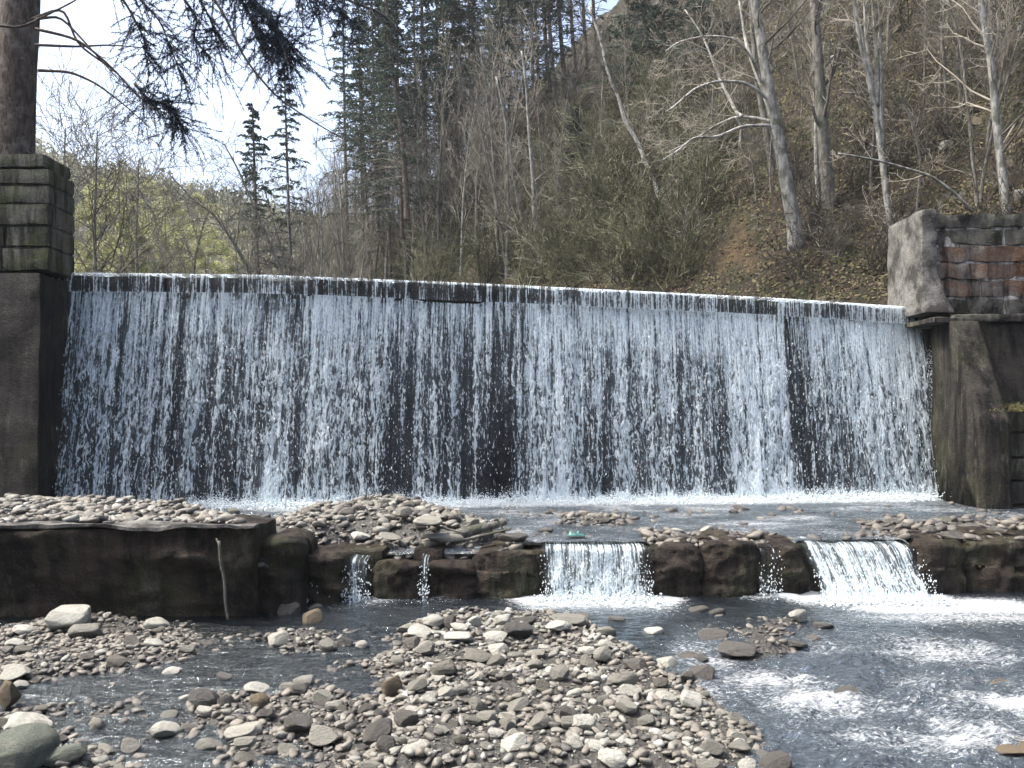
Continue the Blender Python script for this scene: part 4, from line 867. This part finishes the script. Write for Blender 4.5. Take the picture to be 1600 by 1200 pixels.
def segs_to(b, S_, k=3):
    A = [np.array([s[i] for s in S_]) for i in range(4)]; V, Q = segs_mesh(A[0], A[1], A[2], A[3], k); b.add(V, Q)
def crown_on(r, pts, rads, dens, Lb, S_, lo=.35, up=.12, ang=(.6, 1.1), minr=.005, nb=(5, 5, 4), maxlev=3, bias=None, per=1.0):
    """side branches all along a trunk polyline"""
    P = np.array(pts); n = len(P)-1
    for j in range(dens):
        t = lo+(1-lo)*(j+r.uniform(0, 1))/dens; k = t*n; i = min(int(k), n-1); f = k-i; base = P[i]*(1-f)+P[i+1]*f; d = P[i+1]-P[i]; d /= np.linalg.norm(d)
        perp = r.normal(size=3); perp -= perp@d*d
        if bias is not None: perp += np.array(bias)
        perp /= np.linalg.norm(perp); a = r.uniform(*ang); rr = np.interp(k, range(n+1), rads)
        grow(r, base, d*math.cos(a)+perp*math.sin(a), Lb*(1.15-.6*t)*r.uniform(.6, 1.2), rr*.38, 1, S_, up, .2, nb, ang, minr, .2, maxlev)
def tree_obj(name, label, pts, rads, barkm, twigm, S_, group=None, limbs=(), k=12, cat='tree', bump=.12):
    base = tuple(pts[0]); o = empty(name, base); tag(o, label, cat, group)
    b = MB(); b.add(*tube(np.array(pts)-base, rads, k, bump, len(label)));
    t = b.build('trunk', M[barkm], o)
    for (lp_, lr) in limbs:
        b = MB(); b.add(*tube(np.array(lp_)-base, lr, 8, bump, 3)); b.build('limb', M['birch' if name == 'beech_tree' else barkm], o)
    if S_:
        b = MB(); segs_to(b, [(s[0]-base, s[1]-base, s[2], s[3]) for s in S_]); b.build('crown', M[twigm], o)
    return o
def path(pp, Y, dY=0): return [np.array(W(a, c, Y+dY*i)) for i, (a, c) in enumerate(pp)]
nr = np.random.default_rng
# big pale beech
X, Y, Z = hit(1243, 378); Y -= .3
tp = path([(1245, 392), (1240, 350), (1228, 280), (1216, 215), (1206, 165), (1196, 110), (1188, 55), (1178, 0), (1168, -70), (1160, -160)], Y)
pxr = Y/F; rads = [14*pxr, 11.5*pxr, 10*pxr, 9*pxr, 9*pxr, 7.5*pxr, 7*pxr, 6*pxr, 5*pxr, 3*pxr]
limbs = [([(1208, 185), (1196, 150), (1180, 110), (1165, 65), (1155, 0), (1150, -60)], 5), ([(1206, 160), (1180, 138), (1160, 128), (1120, 126), (1085, 138), (1055, 165), (1040, 175)], 3.2), ([(1205, 190), (1180, 184), (1150, 182), (1120, 195), (1090, 215), (1040, 240)], 3),
         ([(1204, 196), (1160, 196), (1120, 215), (1085, 213), (1060, 235), (1035, 250)], 2.6), ([(1160, 182), (1150, 175), (1138, 150), (1125, 125), (1108, 80), (1095, 50), (1070, 15)], 3), ([(1190, 130), (1175, 90), (1150, 60), (1105, 55), (1060, 65), (1040, 80)], 2.4), ([(1150, 182), (1158, 200), (1156, 230), (1163, 240)], 2)]
LB = []; S_ = []; r = nr(2)
for i, (pp, rw) in enumerate(limbs):
    L_ = path(pp, Y, -.18 if i % 2 else .12); rr = list(np.linspace(rw*pxr, .9*pxr, len(L_))); LB.append((L_, rr)); crown_on(r, L_, rr, 9, 1.5, S_, .3, minr=.006, nb=(4, 4, 3))
crown_on(r, tp, rads, 12, 2.4, S_, .55, minr=.006, nb=(5, 4, 3))
tree_obj('beech_tree', 'large pale forked tree with crooked branches reaching left above the orange clay', tp, rads, 'beech', 'twig_pale', S_, limbs=LB)
def simple_tree(name, label, pp, wtop, wbot, bark, twig, dens=14, Lb=2.0, Y=None, seed=1, lo=.3, limbs=(), group=None, dY=0, maxlev=3, minr=.006, up=.12, sink=True):
    if Y is None: X, Y, Z = hit(pp[0][0], pp[0][1])
    pts = path(pp, Y, dY); q = Y/F
    if sink: pts = [pts[0]-np.array([0, 0, .5])]+pts
    rads = list(np.linspace(wbot*q/2, wtop*q/2, len(pts))); S_ = []; r = nr(seed)
    if dens: crown_on(r, pts, rads, dens, Lb, S_, lo, up, minr=minr, maxlev=maxlev, nb=(5, 4, 4))
    LB = []
    for lp_, lw in limbs:
        L_ = path(lp_, Y, .1); rr = list(np.linspace(lw*q/2, .8*q/2, len(L_))); LB.append((L_, rr))
        if dens: crown_on(r, L_, rr, max(4, dens//2), Lb*.8, S_, .35, up, minr=minr, maxlev=maxlev, nb=(4, 4, 3))
    return tree_obj(name, label, pts, rads, bark, twig, S_, group, LB)
simple_tree('hornbeam_tree', 'thick grey straight trunk just right of the pale forked tree', [(1295, 318), (1290, 260), (1284, 180), (1278, 90), (1272, 0), (1268, -90)], 11, 24, 'grey', 'twig', 12, 2.2, seed=5, lo=.4)
simple_tree('slim_tree', 'slim whitish stem in front of the thick grey trunk', [(1280, 322), (1276, 270), (1274, 200), (1280, 120), (1270, 50), (1285, 10), (1280, -60)], 4, 8, 'beech', 'twig_pale', 8, 1.6, seed=6, lo=.4, limbs=[([(1275, 125), (1295, 95), (1305, 85), (1320, 120), (1335, 165)], 4)])
simple_tree('forked_tree', 'pale tree splitting into four near-vertical stems left of the right pier', [(1396, 375), (1388, 330), (1378, 250), (1372, 200), (1366, 165), (1354, 110), (1342, 60), (1334, 0), (1330, -60)], 5, 11, 'beech', 'twig_pale', 10, 1.8, seed=8, lo=.5,
            limbs=[([(1364, 165), (1360, 110), (1352, 50), (1350, 0), (1346, -60)], 8), ([(1370, 165), (1372, 120), (1366, 50), (1362, 0), (1356, -60)], 8), ([(1383, 290), (1377, 200), (1378, 110), (1375, 50), (1370, -40)], 8)])
simple_tree('birch_tree', 'pale tree standing right behind the right pier top', [(1574, 345), (1566, 270), (1556, 190), (1550, 110), (1540, 50), (1532, 0), (1528, -60)], 7, 15, 'beech', 'twig_pale', 18, 2.4, seed=9, lo=.3)
simple_tree('slim_tree', 'thin grey stem leaning beside the tree behind the right pier', [(1528, 330), (1520, 250), (1512, 160), (1500, 60), (1480, 0)], 3, 7, 'grey', 'twig', 12, 2.0, seed=10, lo=.2)
simple_tree('leaning_birch', 'white stem leaning left on the middle of the slope', [(1030, 305), (1012, 262), (996, 220), (976, 190), (966, 150), (950, 118), (938, 60), (920, 10)], 3, 8, 'birch', 'twig', 14, 2.0, seed=11, lo=.4)
simple_tree('slim_tree', 'slender pale stem rising from the dam crest at mid picture', [(846, 446), (840, 400), (835, 340), (832, 270), (826, 200), (822, 130), (815, 80)], 3, 9, 'beech', 'twig_pale', 16, 2.6, seed=12, lo=.25, limbs=[([(838, 400), (815, 370), (790, 350), (775, 345)], 5)], Y=36)
simple_tree('slim_tree', 'slender pale stem leaning left beside the mid crest stem', [(838, 425), (822, 370), (808, 310), (800, 260), (790, 190), (775, 120)], 3, 7, 'beech', 'twig_pale', 14, 2.4, seed=13, lo=.3, Y=37)
simple_tree('slim_tree', 'shaded grey trunk behind the big pale forked tree', [(1208, 275), (1196, 200), (1182, 120), (1175, 40), (1172, -30)], 6, 12, 'grey', 'twig', 6, 1.6, seed=14, lo=.5)
simple_tree('fallen_branch', 'long pale branch arching over the slope toward the right pier', [(1520, 330), (1490, 300), (1455, 275), (1420, 264), (1370, 250), (1310, 240)], 3, 5, 'beech', 'twig_pale', 5, 1.0, Y=17.2, seed=15, sink=False)
simple_tree('slim_tree', 'thin bare stem growing on the slope below the four-stemmed tree', [(1432, 330), (1440, 250), (1425, 190), (1405, 145)], 3, 5, 'grey', 'twig_pale', 8, 1.4, seed=16)
# ridge-top conifer trunks
def fullpine(label, pp, wb, wt, seed, Y=None, lo=.3, group=None, nbr=60, Lb=2.0, droop=.12, base_hit=None, needle='needle', dead=.25, name='spruce_tree'):
    if Y is None: X, Y, Z = hit(*pp[0])
    pts = path(pp, Y); pts = [pts[0]-np.array([0, 0, .5])]+pts; q = Y/F; rads = list(np.linspace(wb*q/2, wt*q/2, len(pts))); r = nr(seed)
    base = pts[0]; o = empty(name, tuple(base)); tag(o, label, 'tree', group)
    b = MB(); b.add(*tube(np.array(pts)-base, rads, 9, .08, seed)); b.build('trunk', M['spruce_bark'], o)
    V, Q, V2, Q2 = spruce_crown(r, np.array(pts)-base, nbr, Lb, lo, droop, dead); b = MB(); b.add(V, Q); b.build('branches', M['twig'], o)
    if V2 is not None: b = MB(); b.add(V2, Q2); b.build('needles', M[needle], o, False)
    return o
def spruce_crown(r, P, nbr, Lb, lo, droop, dead, nl=.17):
    n = len(P)-1; S_ = []; NP, ND = [], []
    for j in range(nbr):
        t = lo+(1-lo)*((j+r.random())/nbr)**.8; k = t*n; i = min(int(k), n-1); f = k-i; b0 = P[i]*(1-f)+P[i+1]*f
        a = r.uniform(0, 6.28); L = Lb*(1.1-.97*(t-lo)/(1-lo))*r.uniform(.55, 1.15); d = np.array([math.cos(a), math.sin(a), r.uniform(-.15, .25)]); p = b0.copy(); m = 4
        isdead = t < lo+dead and r.random() < .7
        for s in range(m):
            d2 = d+np.array([0, 0, -droop*(s-.5)])+r.normal(0, .06, 3); d2 /= np.linalg.norm(d2); qn = p+d2*L/m; rr = .028*(1-s/m)+.006; S_.append((p, qn, rr, rr*.75))
            for z in range(5 if not isdead else 2):
                bp = p+(qn-p)*r.random(); sdv = np.cross(d2, [0, 0, 1]); sdv /= np.linalg.norm(sdv)+1e-9; sg = r.choice((-1, 1)); td = d2*.55+sdv*sg*.8+np.array([0, 0, -droop*1.5])+r.normal(0, .15, 3); td /= np.linalg.norm(td)
                tl = L*.32*(1.1-s/m)*r.uniform(.5, 1.1)+.08; S_.append((bp, bp+td*tl, .007, .004))
                if not isdead:
                    for y in range(5):
                        NP.append(bp+td*tl*(y+.5)/5); ND.append(td+r.normal(0, .45, 3))
            p = qn; d = d2
    A = [np.array([s[i] for s in S_]) for i in range(4)]; V, Q = segs_mesh(*A)
    if not NP: return V, Q, None, None
    NP, ND = np.array(NP), np.array(ND); ND /= np.linalg.norm(ND, axis=1, keepdims=True)
    sd_ = r.normal(size=NP.shape); sd_ -= (sd_*ND).sum(1, keepdims=True)*ND; sd_ /= np.linalg.norm(sd_, axis=1, keepdims=True)
    L = (nl*r.uniform(.6, 1.2, len(NP)))[:, None]; w_ = L*.2
    V2 = np.stack([NP-ND*L*.5-sd_*w_*.4, NP-ND*L*.5+sd_*w_*.4, NP+ND*L*.5+sd_*w_, NP+ND*L*.5-sd_*w_], 1).reshape(-1, 3); Q2 = np.arange(len(NP)*4).reshape(-1, 4)
    return V, Q, V2, Q2
fullpine('small bright green conifer on the slope below the ridge-top trunks', [(900, 262), (899, 215), (898, 165)], 3, 1, 81, lo=.02, nbr=60, Lb=1.6)
GR = 'straight conifer trunks on the ridge'
for j, (xb, yb, xt) in enumerate(((868, 150, 850), (884, 140, 866), (858, 130, 842), (898, 100, 884), (916, 95, 905), (930, 80, 922), (845, 170, 832))):
    fullpine('straight dark conifer trunk in the ridge-top clump with sky between', [(xb, yb), ((xb*2+xt)/3, yb-60), ((xb+xt*2)/3, yb-150), (xt, yb-420)], 10-j*.6, 4, 40+j, Y=46+j*1.5, lo=.42, group=GR, nbr=45, Lb=2.6)
fullpine('tall dark spruce leaning slightly left where sky meets the slope', [(636, 330), (630, 230), (618, 140), (606, 40), (596, -120)], 10, 5, 60, Y=44, lo=.22, nbr=110, Lb=3.2)
fullpine('dense spruce right of the leaning spruce on the spur', [(668, 330), (664, 200), (660, 60), (655, -160)], 9, 4, 61, Y=47, lo=.2, nbr=120, Lb=3.6)
fullpine('tall spruce behind the spur with branches across the top of the picture', [(715, 260), (712, 120), (706, 0), (700, -200)], 9, 4, 62, Y=48, lo=.15, nbr=110, Lb=3.6)
fullpine('tall thin spruce left of the leaning spruce', [(575, 400), (572, 300), (566, 180), (560, 30)], 6, 2, 63, Y=52, lo=.3, nbr=90, Lb=2.8)
fullpine('slender spruce at the right of the open sky', [(456, 445), (451, 330), (447, 200), (444, 95)], 7, 2, 64, Y=48, lo=.18, nbr=72, Lb=2.6)
fullpine('slender bare-stemmed spruce left of the one by the open sky', [(403, 445), (400, 340), (397, 240), (394, 165)], 9, 2, 65, Y=45, lo=.2, nbr=64, Lb=2.4)
for j, (x, y) in enumerate(((700, 330), (725, 300), (770, 240), (790, 230), (810, 215), (835, 190), (610, 420), (570, 430), (545, 420), (600, 390), (628, 360), (690, 300), (738, 230), (745, 280), (800, 200), (820, 180), (590, 350), (655, 350))):
    fullpine('dark spruce in the dense stand on the spur', [(x, y), (x-4, y-120), (x-8, y-300), (x-10, y-420-20*(j % 3))], 6+j % 3, 2, 90+j, Y=46+(j*3.7) % 18, lo=.25+.05*(j % 3), group='dark spruces standing close together on the spur', nbr=105, Lb=3.2)
fullpine('leaning spruce near the middle of the spur', [(760, 250), (775, 120), (782, 0), (785, -150)], 9, 5, 66, Y=44, lo=.2, nbr=80, Lb=2.8)
for j, (x, y) in enumerate(((985, 130), (1040, 120), (1100, 90), (1010, 60))):
    fullpine('dark spruce shading the upper slope', [(x, y), (x-5, y-100), (x-8, y-300)], 9, 5, 70+j, lo=.05, group='dark spruces on the upper slope', nbr=70, Lb=3.0)
# thicket of bare trees on the spur
protos = []
for k in range(6):
    r = nr(200+k); H = 9.0; P = [np.array([0, 0, -.5])]; d = np.array([r.normal(0, .08), r.normal(0, .05), 1.]);
    for i in range(6): P.append(P[-1]+d/np.linalg.norm(d)*H/6*1.05); d = d+r.normal(0, .06, 3)*[1, 1, 0]
    rd = list(np.linspace(.09, .02, 7)); S_ = []; crown_on(r, P, rd, 24, 2.4, S_, .22, .2, (.45, .9), .008, (5, 4, 3), 3)
    b = MB(); b.add(*tube(P, rd, 8, .1, k)); tm = b.mesh('trunk'); tm.polygons.foreach_set('use_smooth', np.ones(len(tm.polygons), bool))
    b = MB(); segs_to(b, S_); cm = b.mesh('crown'); cm.materials.append(M['twig'] if k % 2 else M['twig_pale']); tm.materials.append(M['grey'] if k % 3 else M['beech']); protos.append((tm, cm))
def clone(k, loc, sc, rz, label, group, name='bare_tree', lean=0):
    tm, cm = protos[k]; o = empty(name, loc); o.scale = (sc, sc, sc*1.0); o.rotation_euler = (0, lean, rz); tag(o, label, 'tree', group)
    for nm, m in (('trunk', tm), ('crown', cm)):
        c = bpy.data.objects.new(nm, m); S.collection.objects.link(c); c.parent = o
RT = random.Random(4)
for j in range(120):
    px = 470+RT.random()**.9*330; py = RT.uniform(330, 450) if px < 640 else RT.uniform(200, 440)
    if px < 560: X, Y = (px-800)/F*(44+RT.uniform(0, 25)), None; Y = X/((px-800)/F); Z = float(hill(X, Y))
    else: X, Y, Z = hit(px, py)
    clone(RT.randrange(6), (X, Y, Z), RT.uniform(.75, 1.35), RT.uniform(0, 6.28), 'slender bare tree in the thicket on the spur', 'bare trees in the thicket on the spur', lean=RT.uniform(-.08, .08))
for j in range(46):
    px = RT.uniform(780, 1600); py = RT.uniform(-60, 330) if px > 900 else RT.uniform(200, 400)
    X, Y, Z = hit(px, py); clone(RT.choice((1, 2, 4, 5)), (X, Y, Z), RT.uniform(.25, .6)*(1.3 if px < 1100 else 1), RT.uniform(0, 6.28), 'thin leafless tree on the steep slope', 'leafless trees on the steep slope', lean=RT.uniform(-.2, .05))
# left side trees
def lefttree(label, px, pb, pt, Y, seed, w_, dens, Lb, mat='twig'):
    simple_tree('bare_tree', label, [(px, pb), (px-3, pb-(pb-pt)*.35), (px, pb-(pb-pt)*.7), (px+2, pt)], 2, w_, 'grey', mat, dens, Lb, Y=Y, seed=seed, lo=.06, minr=.009, up=.05)
lefttree('bare spreading tree with a straight trunk beside the left pier', 150, 450, 205, 24, 31, 7, 40, 4.2)
lefttree('bare tree close behind the right edge of the left pier', 100, 450, 200, 27, 32, 6, 34, 4.2)
lefttree('bare tree in front of the yellow-green bank', 215, 450, 250, 40, 33, 6, 34, 5.0)
simple_tree('bare_tree', 'bare tree with long branches reaching left into the bright gap', [(405, 460), (370, 385), (335, 335), (300, 310), (262, 270)], 2, 7, 'grey', 'twig', 26, 2.8, Y=27, seed=34, lo=.05, minr=.007)
simple_tree('bare_tree', 'small bare tree leaning left between the bright gap and the spur', [(455, 455), (425, 390), (405, 340), (370, 260), (350, 225)], 2, 6, 'grey', 'twig', 20, 2.2, Y=27, seed=35, lo=.1, minr=.007)
simple_tree('bare_tree', 'fine-branched bush-like tree at the foot of the bright gap', [(300, 455), (305, 400), (315, 360), (330, 320)], 2, 5, 'grey', 'twig', 26, 2.4, Y=34, seed=36, lo=.05, minr=.008)
for j in range(30):
    px = RT.uniform(60, 490); Y = RT.uniform(42, 85); X = (px-800)/F*Y
    clone(RT.randrange(6), (X, Y, float(hill(X, Y))), RT.uniform(.8, 1.5), RT.uniform(0, 6.28), 'pale hazy bare tree across the valley floor', 'hazy bare trees on the valley floor')
# yellow-green bank bushes
def leafcloud(r, n, c, rad, size):
    d = r.normal(size=(n, 3)); d /= np.linalg.norm(d, axis=1, keepdims=True); P = c+d*(r.random(n)**.5)[:, None]*rad; P += .15*np.array(rad)*fbm(P[:, 0]*.7, P[:, 1]*.7, P[:, 2]*.7, 5, 2)[:, None]
    a = r.normal(size=(n, 3)); a /= np.linalg.norm(a, axis=1, keepdims=True); b_ = np.cross(a, r.normal(size=(n, 3))); b_ /= np.linalg.norm(b_, axis=1, keepdims=True); s = (size*r.uniform(.5, 1.2, n))[:, None]
    V = np.stack([P-a*s, P+b_*s*.6, P+a*s, P-b_*s*.6], 1).reshape(-1, 3); return V, np.arange(n*4).reshape(-1, 4)
for j, (px, py, Y, rw, rh) in enumerate(((205, 385, 50, 1.6, 3.0), (165, 405, 55, 1.8, 1.6), (240, 405, 58, 2.0, 1.6), (270, 350, 70, 3.2, 3.0), (120, 350, 62, 2.6, 3.4), (320, 400, 66, 2.6, 2.2), (190, 320, 75, 3.0, 3.4))):
    c = np.array(W(px, py, Y)); r = nr(80+j); o = empty('spring_bush', (c[0], Y, c[2]-rh)); tag(o, ['brightest yellow-green bush in the left valley gap', 'yellow-green bush nearest the left pier', 'yellow-green bush at the right of the bright pair', 'faint yellow-green bush farther back toward the bright gap', 'tall faint green bush just right of the left pier', 'low greenish bush nearest the bright gap', 'highest faint green bush behind the spreading bare trees'][j], 'bush')
    b = MB(); [b.add(*leafcloud(r, 420, np.array([r.normal(0, rw*.6), r.normal(0, rw*.5), rh*r.uniform(.4, 1.9)]), np.array([.75, .75, .6])*r.uniform(.5, 1.2), .09)) for _ in range(26)]; b.build('foliage', M['spring'], o, False)
    b = MB(); b.add(*tube([(0, 0, -1.5), (0.1, 0, .4), (0, .1, rh*1.2)], [.12, .09, .03], 7)); b.build('stem', M['grey'], o)

# brush mass over the hillside
r = nr(77); b = MB(); bushes = []
for k in range(7):
    S_ = []
    for j in range(9): 
        a = r.uniform(0, 6.28); t = r.uniform(.15, .8); grow(r, (r.normal(0, .12), r.normal(0, .12), -.1), (math.cos(a)*t, math.sin(a)*t, 1), r.uniform(.9, 1.8), .016, 1, S_, .03, .22, (4, 4, 3), (.4, 1.0), .0065, .1, 3)
    bushes.append([np.array([s[i] for s in S_]) for i in range(4)])
def brush(name, n, pxr_, pyr, sc, mat, seed):
    r = nr(seed); b = MB(); k = 0; TN = []
    while k < n:
        px, py = r.uniform(*pxr_), r.uniform(*pyr); X, Y, Z = hit(px, py, 13.6, 90)
        if Y > 88: continue
        if np.hypot((px-1150)/70, (py-390)/75) < 1: continue
        P0, P1, R0, R1 = bushes[r.integers(7)]; a = r.uniform(0, 6.28); ca, sa = math.cos(a), math.sin(a); s = r.uniform(*sc)*(1+(Y-20)*.012)
        Rm = np.array([[ca, -sa, 0], [sa, ca, 0], [0, 0, 1]]).T*s; o = np.array([X, Y, Z]); V, Q = segs_mesh(P0@Rm+o, P1@Rm+o, R0*s*1.1, R1*s*1.1); b.add(V, Q); k += 1; TN.append(np.repeat(np.clip(r.uniform(.1, .75)+r.normal(0, .16, len(P0)), 0, 1), 6))
    me = b.mesh(name); fattr(me, 'tone', np.concatenate(TN)); return tag(link(name, me, M[mat], None, False), kind='stuff')
brush('undergrowth', 150, (590, 1130), (130, 450), (.7, 1.7), 'brush_olive', 6)
brush('slope_brush', 150, (780, 1620), (-40, 450), (.4, 1.1), 'brush_brown', 7)
brush('crest_brush', 55, (480, 1130), (380, 452), (.6, 1.3), 'brush_olive', 8)
# fallen leaves and clods
def litter(name, n, size, mat, seed, px0=560, px1=1620, py0=-40, py1=470):
    r = nr(seed); X = r.uniform(-14, 24, n*3); Y = 14+r.random(n*3)**1.3*40; px = 800+F*X/Y; Z = hill(X, Y); py = 640-(Z-CAMZ)/Y*F
    k = (px > px0) & (px < px1) & (py > py0) & (py < py1) & ((np.hypot((px-1150)/38, (py-395)/62) > 1) | (r.random(len(px)) < .35)); X, Y, Z = X[k][:n], Y[k][:n], Z[k][:n]; n = len(X)
    e = .1; gx = (hill(X+e, Y)-Z)/e; gy = (hill(X, Y+e)-Z)/e; nn = np.stack([-gx, -gy, np.ones(n)], 1); nn += r.normal(0, .8, (n, 3)); nn /= np.linalg.norm(nn, axis=1, keepdims=True)
    a = np.cross(nn, r.normal(size=(n, 3))); a /= np.linalg.norm(a, axis=1, keepdims=True); b_ = np.cross(nn, a); s = (size*r.uniform(.4, 1.3, n))[:, None]; P = np.stack([X, Y, Z+.04], 1)
    V = np.stack([P-a*s, P+b_*s*.6, P+a*s, P-b_*s*.6], 1).reshape(-1, 3); return tag(link(name, mesh(name, V, np.arange(n*4).reshape(-1, 4)), M[mat], None, False), kind='stuff')
litter('fallen_leaves', 70000, .045, 'leaf', 3); litter('moss_tufts', 45000, .055, 'brush', 4)
# hillside rocks
for j in range(34):
    px, py = RT.uniform(1040, 1600), RT.uniform(20, 450); X, Y, Z = hit(px, py); s_ = RT.uniform(.08, .30); Z -= s_*.25
    o = bpy.data.objects.new('hillside_rock', variant((3+4*(j % 4)), 'brown_rock' if j % 3 else 'stone')); S.collection.objects.link(o); o.location = (X, Y, Z); o.scale = (s_, s_*.8, s_*.7); o.rotation_euler = (RT.uniform(-.4, .4), RT.uniform(-.4, .4), RT.uniform(0, 6))
    tag(o, 'grey rock sticking out of the leaf-covered slope', 'rock', 'rocks on the slope')
# far woods
r = nr(9); n = 900; b = MB(); X = r.uniform(-140, 30, n*3); Y = r.uniform(92, 250, n*3); px = 800+F*X/Y; k = (px > -60) & (px < 620); X, Y = X[k][:n], Y[k][:n]; Z = hill(X, Y, False)
for i in range(len(X)):
    h = r.uniform(5, 9); c = np.array([X[i], Y[i], Z[i]+h*.5]); b.add(*leafcloud(r, 110, c, np.array([h*.34, h*.34, h*.55]), .55))
    b.add(*segs_mesh(np.array([[X[i], Y[i], Z[i]-.5]]), np.array([[X[i], Y[i], Z[i]+h*.8]]), [.18], [.06]))
tag(b.build('distant_woods', M['far'], None, False), kind='stuff')

# ------------------------------------------------------------------ big spruce over the left pier
o = empty('spruce_tree', (W(20, 250, 14)[0], 14, 5.0)); tag(o, 'huge near spruce with a thick brown trunk behind the left pier', 'tree'); base = np.array(o.location)
tr = np.array([W(18, 460, 14), W(22, 240, 14), W(26, 120, 14), W(32, 0, 14), W(38, -200, 14), W(44, -420, 14)])-base
b = MB(); b.add(*tube(tr, [.36, .33, .32, .31, .28, .22], 20, .10, 2)); b.build('trunk', M['spruce_bark'], o)
# long drooping boughs: pixel path, depth, needle density along the bough (0 bare .. 1 dense)
BO = [([(30, -120), (120, -70), (200, -20), (250, 30), (270, 85), (290, 130)], 12.5, 1.0, .25), ([(30, -160), (180, -110), (290, -40), (330, 30), (345, 90)], 12.0, 1.0, .25),
      ([(40, -200), (240, -120), (360, -30), (420, 30), (455, 95)], 11.6, 1.3, .3), ([(40, -210), (260, -110), (350, 20), (380, 90), (430, 150), (480, 185), (545, 222)], 11.3, .12, .2),
      ([(45, -230), (300, -160), (450, -60), (520, 0), (560, 45)], 11.5, .9, .5), ([(50, 30), (100, 10), (120, 70), (180, 110), (215, 150), (270, 185)], 13, .35, .55), ([(55, 45), (120, 60), (170, 100), (225, 160), (250, 170)], 12.6, .12, .7), ([(55, 30), (95, 25), (150, 85), (190, 130)], 13, .15, .6),
      ([(-30, 35), (30, 45), (80, 20), (120, 0), (140, -20)], 12.4, .0, 1), ([(60, 110), (110, 112), (150, 130), (190, 160), (235, 200)], 13, .05, .6), ([(210, 130), (230, 155), (265, 165), (285, 205)], 12.8, 1.4, .1), ([(260, -40), (310, 30), (300, 60), (330, 90)], 12.2, .7, .2), ([(340, -50), (410, 10), (440, 60), (452, 100)], 11.7, 1.6, .1),
      ([(480, -60), (540, 0), (600, 20), (640, 70)], 12, .35, .3), ([(55, 70), (120, 73), (170, 70), (230, 75)], 13.2, .04, .6), ([(150, -60), (200, 10), (225, 60), (235, 100)], 12.7, .8, .3), ([(300, -80), (370, -10), (400, 40), (420, 80)], 12.0, 1.2, .2), ([(380, -80), (470, -20), (500, 20)], 11.9, .9, .2)]
for bi, (pp, Yb, nd, st) in enumerate(BO):
    r = nr(500+bi); pts = np.array([W(a, c, Yb+.05*i) for i, (a, c) in enumerate(pp)])-base; n = len(pts)
    rad = list(np.linspace(.026, .007, n)); bb = MB(); V, Q, T = tube(pts, rad, 6, .1, bi); bb.add(V, Q, T); par = bb.build('bough', M['spruce_bark'], o)
    S_ = []; NP, ND = [], []; m = int(62*max(nd, .25))
    for j in range(m):
        t = st+(1-st)*r.random(); k = t*(n-1); i = min(int(k), n-2); bp = pts[i]*(1-(k-i))+pts[i+1]*(k-i); d = pts[i+1]-pts[i]; d /= np.linalg.norm(d)
        sdv = r.normal(size=3); td = d*.55+sdv*.75+np.array([0, 0, -.15]); td /= np.linalg.norm(td); L = r.uniform(.2, .95)*(1 if nd > .2 else .6)
        p = bp
        for s in range(3):
            td = td+r.normal(0, .15, 3)+np.array([0, 0, -.08]); td /= np.linalg.norm(td); q = p+td*L/3; S_.append((p, q, .005, .0035))
            if nd > 0.03:
                for y in range(int(22*min(nd, 1.0))+1):
                    if nd < .2 and r.random() > .25: continue
                    f = r.random(); nd_ = td*.7+r.normal(0, .6, 3); NP.append(p+(q-p)*f); ND.append(nd_)
            p = q
    if nd < .1: continue
    bb = MB(); segs_to(bb, S_); bb.build('twigs', M['spruce_bark'], par)
    if NP:
        NP, ND = np.array(NP), np.array(ND); ND /= np.linalg.norm(ND, axis=1, keepdims=True); L = r.uniform(.03, .065, len(NP))
        V, Q = segs_mesh(NP, NP+ND*L[:, None], np.full(len(NP), .0048), np.full(len(NP), .002)); bb = MB(); bb.add(V, Q); bb.build('needles', M['needle_blue'], par, False)

# ------------------------------------------------------------------ haze
HZ = 1
if HZ:
    b = MB(); b.box(-170, 170, -40, 345, -3, 95, 1000)
    me = b.mesh('haze'); k = N('haze_air'); v = k.n('VolumePrincipled'); v.inputs['Density'].default_value = 0.00045; v.inputs['Color'].default_value = (.93, .96, 1, 1); v.inputs['Anisotropy'].default_value = 0
    k.l(v.outputs[0], k.out.inputs['Volume']); tag(link('haze', me, k.m, None, False), kind='stuff')
print('stones', count[0])
